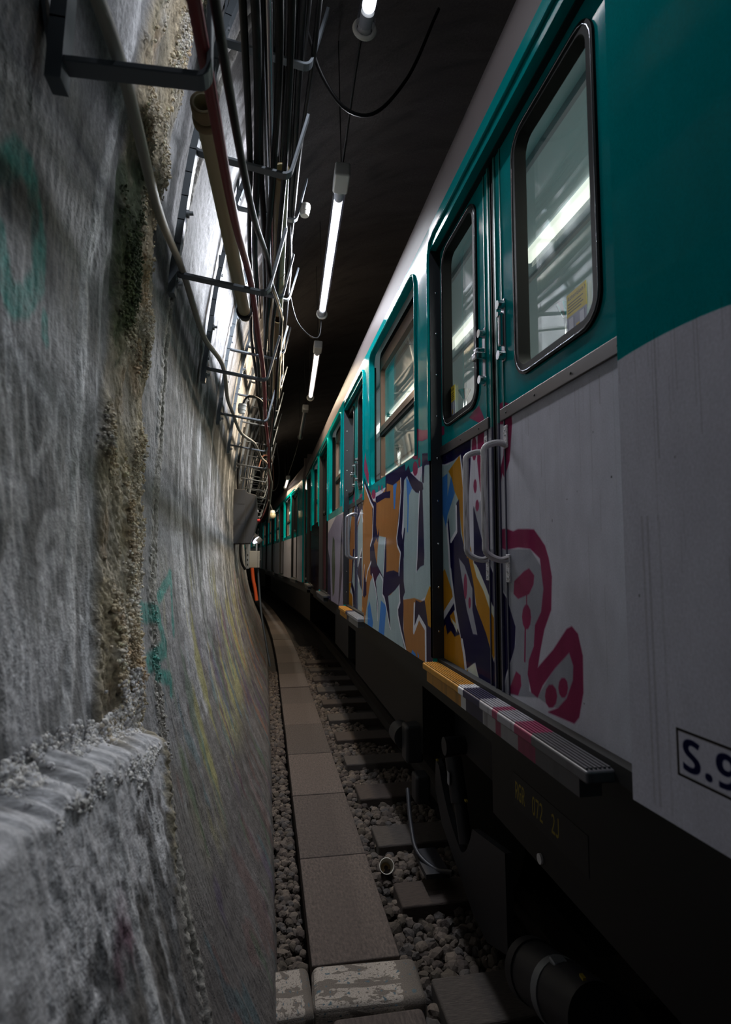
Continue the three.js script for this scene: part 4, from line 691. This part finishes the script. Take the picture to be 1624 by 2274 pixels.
run('cable', 'slim black cable beside the dark red one', M.cable, .0095, [[.2, -.10, 2.46], [.6, -.1, 2.49], [1.0, -.088, 2.53], [1.55, -.05, 2.58], [2.05, -.005, 2.70], [2.16, .004, 2.69], [2.6, .04, 2.80], [3.25, .07, 2.98], [3.9, .06, 2.9], [4.28, .05, 2.70], [5.48, .03, 2.70], [6.6, .04, 2.70], [9, .06, 2.68], [14, .06, 2.68]].map((p) => at(...p)), null, 160);
{
  const r = rng(61);
  const bundle = (n, tier, x0, x1, group, label) => {
    const [bX, bY] = TIERS[tier];
    for (let i = 0; i < n; i++) {
      const pts = [], R = .008 + .007 * r(), X0 = lerp(x0, x1, (i + .3 + .4 * r()) / n), ph = r() * 6; let s = .2, layer = (i % 3 === 2 ? .022 : 0);
      pts.push(at(.1, X0, bY + .02)); RACKS.forEach((q, j) => { const X = X0 + .018 * Math.sin(q * 1.3 + ph) + .012 * (r() - .5), mid = j ? (RACKS[j - 1] + q) / 2 : .7; pts.push(at(mid, X + .015 * (r() - .5), bY - .018 - .045 * r() * (i % 2 ? 1 : .5) + R + layer)); pts.push(at(q, X, bY - .022 + R + layer)); });
      run('cable', label, i % 4 === 1 ? M.cableGrey : M.cable, R, pts, group, 150);
    }
  };
  bundle(5, 1, -.12, .05, 'cables on the middle arms', 'black cable lying on the middle rack arms');
  bundle(11, 2, -.03, .15, 'cables on the top arms', 'black cable bundled on the topmost rack arms');
  // slack loops
  run('cable', 'thin black lead looping from the racks to the second lamp tube', M.cable, .005, [[4.28, .15, 3.66], [4.45, .22, 3.50], [4.62, .34, 3.45], [4.78, .43, 3.52], [4.81, .452, 3.70]].map((p) => at(...p)), null, 40);
  run('cable', 'thick black lead drooping across to the nearest lamp tube', M.cable, .008, [[2.16, .14, 3.74], [2.2, .2, 3.6], [2.26, .3, 3.52], [2.32, .42, 3.55], [2.4, .6, 3.8], [2.5, .8, 4.3]].map((p) => at(...p)), null, 40);
  run('cable', 'rust-brown twisted rope hanging inside the racks', M.rope, .004, [[1.3, -.16, 3.75], [2.16, -.10, 3.55], [2.7, -.08, 3.3], [3.25, -.06, 3.2], [3.6, -.05, 3.14]].map((p) => at(...p)), null, 60);
  run('cable', 'short black jumper curving between two lower rack arms', M.cable, .008, [[4.3, -.2, 2.71], [4.45, -.16, 2.86], [4.8, -.05, 2.93], [5.3, .03, 2.83], [5.6, .05, 2.70]].map((p) => at(...p)), null, 40);
  run('cable', 'frayed brown cable curling behind the further racks', M.rope, .008, [[7.0, -.1, 2.7], [7.4, -.05, 2.92], [7.9, .05, 2.98], [8.5, .1, 2.8], [9, .1, 2.68]].map((p) => at(...p)), null, 40);
  run('cable', 'bent grey conduit hooked over the last near rack', M.cableGrey, .010, [[9.0, .12, 3.6], [9.3, .2, 3.1], [9.7, .2, 2.85], [10.4, .12, 2.82], [11.2, .08, 3.1], [12, .08, 3.5]].map((p) => at(...p)), null, 60);
}
// rigid pipes lying in the racks
function pipe(name, label, a, b, r, mat, open) {
  const A = at(...a), B = at(...b), d = B.clone().sub(A).normalize(), k = thing(name, label, 'pipe');
  const L = A.distanceTo(B), g = new THREE.LatheGeometry([[r * .86, 0], [r, 0], [r, L], [r * .86, L], [r * .86, 0]].map(([x, y]) => new THREE.Vector2(x, y)), 24); g.applyQuaternion(new THREE.Quaternion().setFromUnitVectors(V(0, 1, 0), d)); g.translate(A.x, A.y, A.z); obj('barrel', g, mat, k);
  const collar = (t, w, q) => { const c = new THREE.LatheGeometry([[r, 0], [r * q, 0], [r * q, w], [r, w]].map(([x, y]) => new THREE.Vector2(x, y)), 24); c.applyQuaternion(new THREE.Quaternion().setFromUnitVectors(V(0, 1, 0), d)); const p = A.clone().addScaledVector(d, t); return c.translate(p.x, p.y, p.z); };
  if (open) { obj('socket', [collar(.0, .035, 1.22), collar(.045, .02, 1.32)], M.pipeOld, k); obj('coupling', [collar(L - .06, .022, 1.35), collar(L - .03, .012, 1.15)], M.dark, k); }
  else obj('coupling', [collar(L * .62, .01, 1.06), collar(.0, .02, 1.1)], M.pipeOld, k);
}
pipe('conduit_pipe', 'beige plastic pipe with an open socket lying on the lower arms', [1.37, -.167, 2.735], [2.57, -.105, 2.71], .026, M.pipe, true);
pipe('conduit_pipe', 'stained beige pipe standing behind the second and third racks', [2.25, .043, 3.20], [3.62, .055, 3.20], .032, M.pipe, false);
pipe('conduit_pipe', 'brown older pipe continuing past the third rack', [3.72, .06, 3.2], [5.6, .08, 3.2], .034, M.pipeOld, false);
pipe('steel_conduit', 'slim bright steel conduit running under the bundled cables', [1.4, -.02, 3.2], [3.1, .02, 3.2], .014, M.steel, false);
// plastic glands hanging on the racks
for (const [s, x, y, l] of [[3.25, .20, 3.66, 'white ribbed plastic gland on the tip of the third rack'], [4.28, -.19, 2.715, 'grey plastic gland standing on the fourth lower arm']]) {
  const k = thing('cable_gland', l, 'cable gland', null, s, x, y); obj('cap', cyl(V(0, .0, 0), V(.004, .032, 0), .030, .030, 20), M.plastic, k); obj('collar', [cyl(V(.0, -.025, 0), V(0, .0, 0), .024, .028, 20), cyl(V(.004, .03, 0), V(.005, .045, 0), .032, .028, 20)], M.plastic, k);
}
// ---------------------------------------------------------------- boxes on the wall near the bend
{
  const k = thing('switch_box', 'dark grey electrical cabinet with sloping lid on the left wall', 'electrical box', null, 7.3, 0, 0), sh = new THREE.Shape([[-.36, 1.80], [-.20, 1.80], [-.15, 1.93], [-.12, 2.05], [-.11, 2.15], [-.13, 2.40], [-.24, 2.43], [-.25, 2.46], [-.36, 2.46]].map(([x, y]) => new THREE.Vector2(x, y)));
  const back = obj('body', new THREE.ExtrudeGeometry(sh, { depth: .36, bevelEnabled: true, bevelSize: .006, bevelThickness: .006, bevelSegments: 2 }).translate(0, 0, -.37), M.boxGrey, k);
  obj('back_plate', bx(-.41, -.255, 1.79, 2.475, -.012, .4, .008), M.boxGrey, k); obj('seam', [bx(-.352, -.262, 2.285, 2.290, -.014, -.010), bx(-.352, -.262, 2.035, 2.04, -.014, -.010)], M.black, k);
  obj('indicator', cyl(V(-.12, 2.09, -.1), V(-.075, 2.09, -.1), .018, .018, 14), M.red, k); obj('latch', bx(-.125, -.095, 2.19, 2.22, .04, .09, .005), M.galv, k);
  const f = thing('flood_lamp', 'small round flood lamp glowing below the dark cabinet', 'flood lamp', null, 7.72, 0, 0);
  obj('housing', [cyl(V(-.215, 1.94, -.05), V(-.125, 1.85, .0), .040, .066, 22)], M.boxGrey, f); obj('hood', new THREE.CylinderGeometry(.075, .068, .07, 22, 1, true, 0, Math.PI).rotateZ(-.75).translate(-.11, 1.87, -.01), M.boxLight, f);
  obj('lamp_lens', cyl(V(-.124, 1.849, .0005), V(-.118, 1.843, .004), .06, .055, 22), std(0xffffff, .3, 0, { emissive: new THREE.Color(.9, .95, 1.15), emissiveIntensity: 1.6 }), f); obj('bracket', bx(-.34, -.2, 1.93, 1.96, -.02, .02), M.boxGrey, f);
  const sl = new THREE.SpotLight(new THREE.Color(.85, .92, 1), 2.2, 0, .9, .5); sl.name = 'flood_lamp_light'; sl.castShadow = true; sl.shadow.radius = 2; sl.position.set(-.10, 1.825, .015); sl.target.position.set(.8, .9, .5); f.add(sl); f.add(sl.target);
  run('cable', 'stub of black cable drooping from the dark cabinet', M.cable, .016, [[7.3, -.31, 1.8], [7.3, -.31, 1.66], [7.32, -.29, 1.55], [7.35, -.25, 1.47]].map((p) => at(...p)), null, 30);
  run('cable', 'straight black cable coming down the wall into the dark cabinet', M.cable, .014, [[7.45, -.36, 2.46], [7.45, -.365, 2.7], [7.45, -.34, 3.0], [7.45, -.29, 3.3]].map((p) => at(...p)), null, 30);
  const b = thing('junction_box', 'small light grey junction box with slotted flange below the flood lamp', 'junction box', null, 8.5, 0, 0); obj('body', bx(-.235, -.085, 1.47, 1.715, .0, .2, .008), M.boxLight, b); obj('flange', bx(-.275, -.232, 1.46, 1.72, -.002, .004), M.galv, b);
  for (const y of [1.50, 1.57, 1.64]) obj('slot', bx(-.262, -.248, y, y + .03, -.004, -.001), M.black, b); obj('lid_seam', bx(-.112, -.108, 1.47, 1.715, -.003, .0), M.black, b); obj('strut', [bx(-.28, -.22, 1.715, 1.86, .02, .05), bx(-.14, -.12, 1.72, 1.86, .02, .05)], M.galv, b); obj('knob', cyl(V(-.085, 1.58, -.1), V(-.065, 1.58, -.1), .015, .015, 10), M.dark, b);
  const o = thing('orange_conduit', 'bright orange conduit running down the wall below the junction box', 'conduit'); obj('barrel', tube([[8.5, -.19, 1.47], [8.5, -.17, 1.3], [8.5, -.14, 1.15], [8.5, -.12, 1.0]].map((p) => at(...p)), .025, 20, 12), M.orange, o); obj('end', cyl(at(8.5, -.12, 1.0), at(8.5, -.118, .985), .027), M.dark, o);
  const u = thing('strut_channel', 'thin grey channel running down the wall beside the orange conduit', 'channel'); obj('channel', tube([[8.7, -.11, 1.46], [8.7, -.09, 1.2], [8.7, -.05, .8], [8.7, .02, .4], [8.7, .09, .02]].map((p) => at(...p)), .016, 16, 4), M.rail, u);
  const d = thing('signal_globe', 'round frosted signal globe hanging far off under the racks', 'signal lamp', null, 14.6, .29, 2.68); obj('globe', new THREE.SphereGeometry(.085, 24, 16), phys({ color: 0x8f8a70, roughness: .3, clearcoat: .5 }), d); obj('cap', cyl(V(0, .06, 0), V(0, .13, 0), .075, .05, 20), M.lampGrey, d); obj('stem', cyl(V(0, .12, 0), V(-.12, .45, 0), .012), M.dark, d);
}
// ================================================================ LAMPS
// fluorescent tubes in clear sleeves, slung under the vault end to end
function lampTube(s0, s1, X, Y, lit, colour, power, label, X2 = X) {
  const k = thing('tube_lamp', label, 'tube lamp', 'tube lamps under the vault'), A = at(s0, X, Y), B = at(s1, X2, Y), d = B.clone().sub(A).normalize(), p = (t) => A.clone().addScaledVector(d, t), L = A.distanceTo(B), q = new THREE.Quaternion().setFromUnitVectors(V(0, 1, 0), d);
  const turned = (g, t) => { g.applyQuaternion(q); const c = p(t); return g.translate(c.x, c.y, c.z); };
  obj('tube', turned(new THREE.CapsuleGeometry(.026, L - .06, 6, 18).translate(0, L / 2, 0), 0), lit ? std(0xffffff, .4, 0, { emissive: new THREE.Color(...colour).lerp(new THREE.Color(1, 1, 1), .4), emissiveIntensity: 2.2 }) : std(0x8d9088, .4), k);
  obj('sleeve', turned(new THREE.CylinderGeometry(.037, .037, L + .16, 20, 1, true).translate(0, L / 2, 0), 0), M.sleeve, k);
  obj('ferrule', turned(new THREE.CylinderGeometry(.0265, .0265, .06, 16), -.02), M.lampGrey, k); obj('ferrule', turned(new THREE.CylinderGeometry(.0265, .0265, .07, 16), L + .03), M.lampGrey, k);
  const cap = obj('near_cap', [turned(new RoundedBoxGeometry(.085, .17, .078, 2, .012), -.17), turned(new THREE.CapsuleGeometry(.034, .06, 6, 14), -.085)], M.lampGrey, k);
  obj('far_cap', [turned(new THREE.TorusGeometry(.040, .009, 10, 28).rotateX(Math.PI / 2), L + .07), turned(new THREE.CylinderGeometry(.030, .026, .04, 18), L + .065)], M.plastic, k);
  for (const t of [-.17, L + .08]) obj('hanger', cyl(p(t).add(V(0, .02, 0)), p(t).add(V(-.02, .84, 0)), .003, .003, 6), M.black, k);
  if (!lit) return;
  for (const a of [[-.95, -.30, .62], [-.60, -.80, 1.85], [.15, .99, .09]]) {                  // the light of the tube: to the wall, down along the train, and what passes up to the sooty vault
    const l = new THREE.RectAreaLight(new THREE.Color(...colour), power * a[2], .036, L - .05); l.name = 'tube_light';
    const dir = V(a[0], a[1], 0).applyAxisAngle(V(0, 1, 0), turn((s0 + s1) / 2)), c = p(L / 2).addScaledVector(dir, .045), m = new THREE.Matrix4(), z = dir.clone().negate(), y = d.clone(), x = y.clone().cross(z).normalize(); z.copy(x).cross(y).normalize(); m.makeBasis(x, y, z);
    l.position.copy(c); l.quaternion.setFromRotationMatrix(m); k.add(l);
  }
}
const LY = 3.72;
lampTube(.48, 2.02, .36, LY, true, TUBE_COOL, TUBE_POWER * .17, 'lit tube lamp nearest the camera, only its far end in view');
lampTube(3.17, 4.72, .393, LY, true, TUBE_COOL, TUBE_POWER * 1.25, 'long lit tube lamp hanging left of the train roof', .449);
lampTube(5.75, 7.34, .494, LY, true, TUBE_WARM, TUBE_POWER * 1.0, 'third lit tube lamp, shorter and lower in the picture', .551);
lampTube(8.15, 9.85, .53, LY, false, TUBE_WARM, 0, 'unlit tube lamp hanging dark beyond the lit ones', .58);
lampTube(12.7, 14.2, .53, 3.36, true, TUBE_WARM, TUBE_POWER * 1.1, 'small distant lit tube lamp at the bend', .58);
tag(obj('lamp_wire', tube([[.2, .36, LY + .06], [2.12, .36, LY + .055], [3.0, .39, LY + .06], [4.82, .452, LY + .055], [5.6, .49, LY + .06], [7.44, .553, LY + .055], [8.0, .53, LY + .06], [9.95, .585, LY + .05], [11.6, .58, LY - .1], [12.5, .53, 3.42]].map((p) => at(...p)), .006, 160, 6), M.cable), 'black feeder wire strung from tube lamp to tube lamp', 'wire');

shade(scene);
scene.traverse((o) => { if (o.isLight) o.castShadow = o.isSpotLight === true || o.isPointLight === true; });
renderer.render(scene, camera);
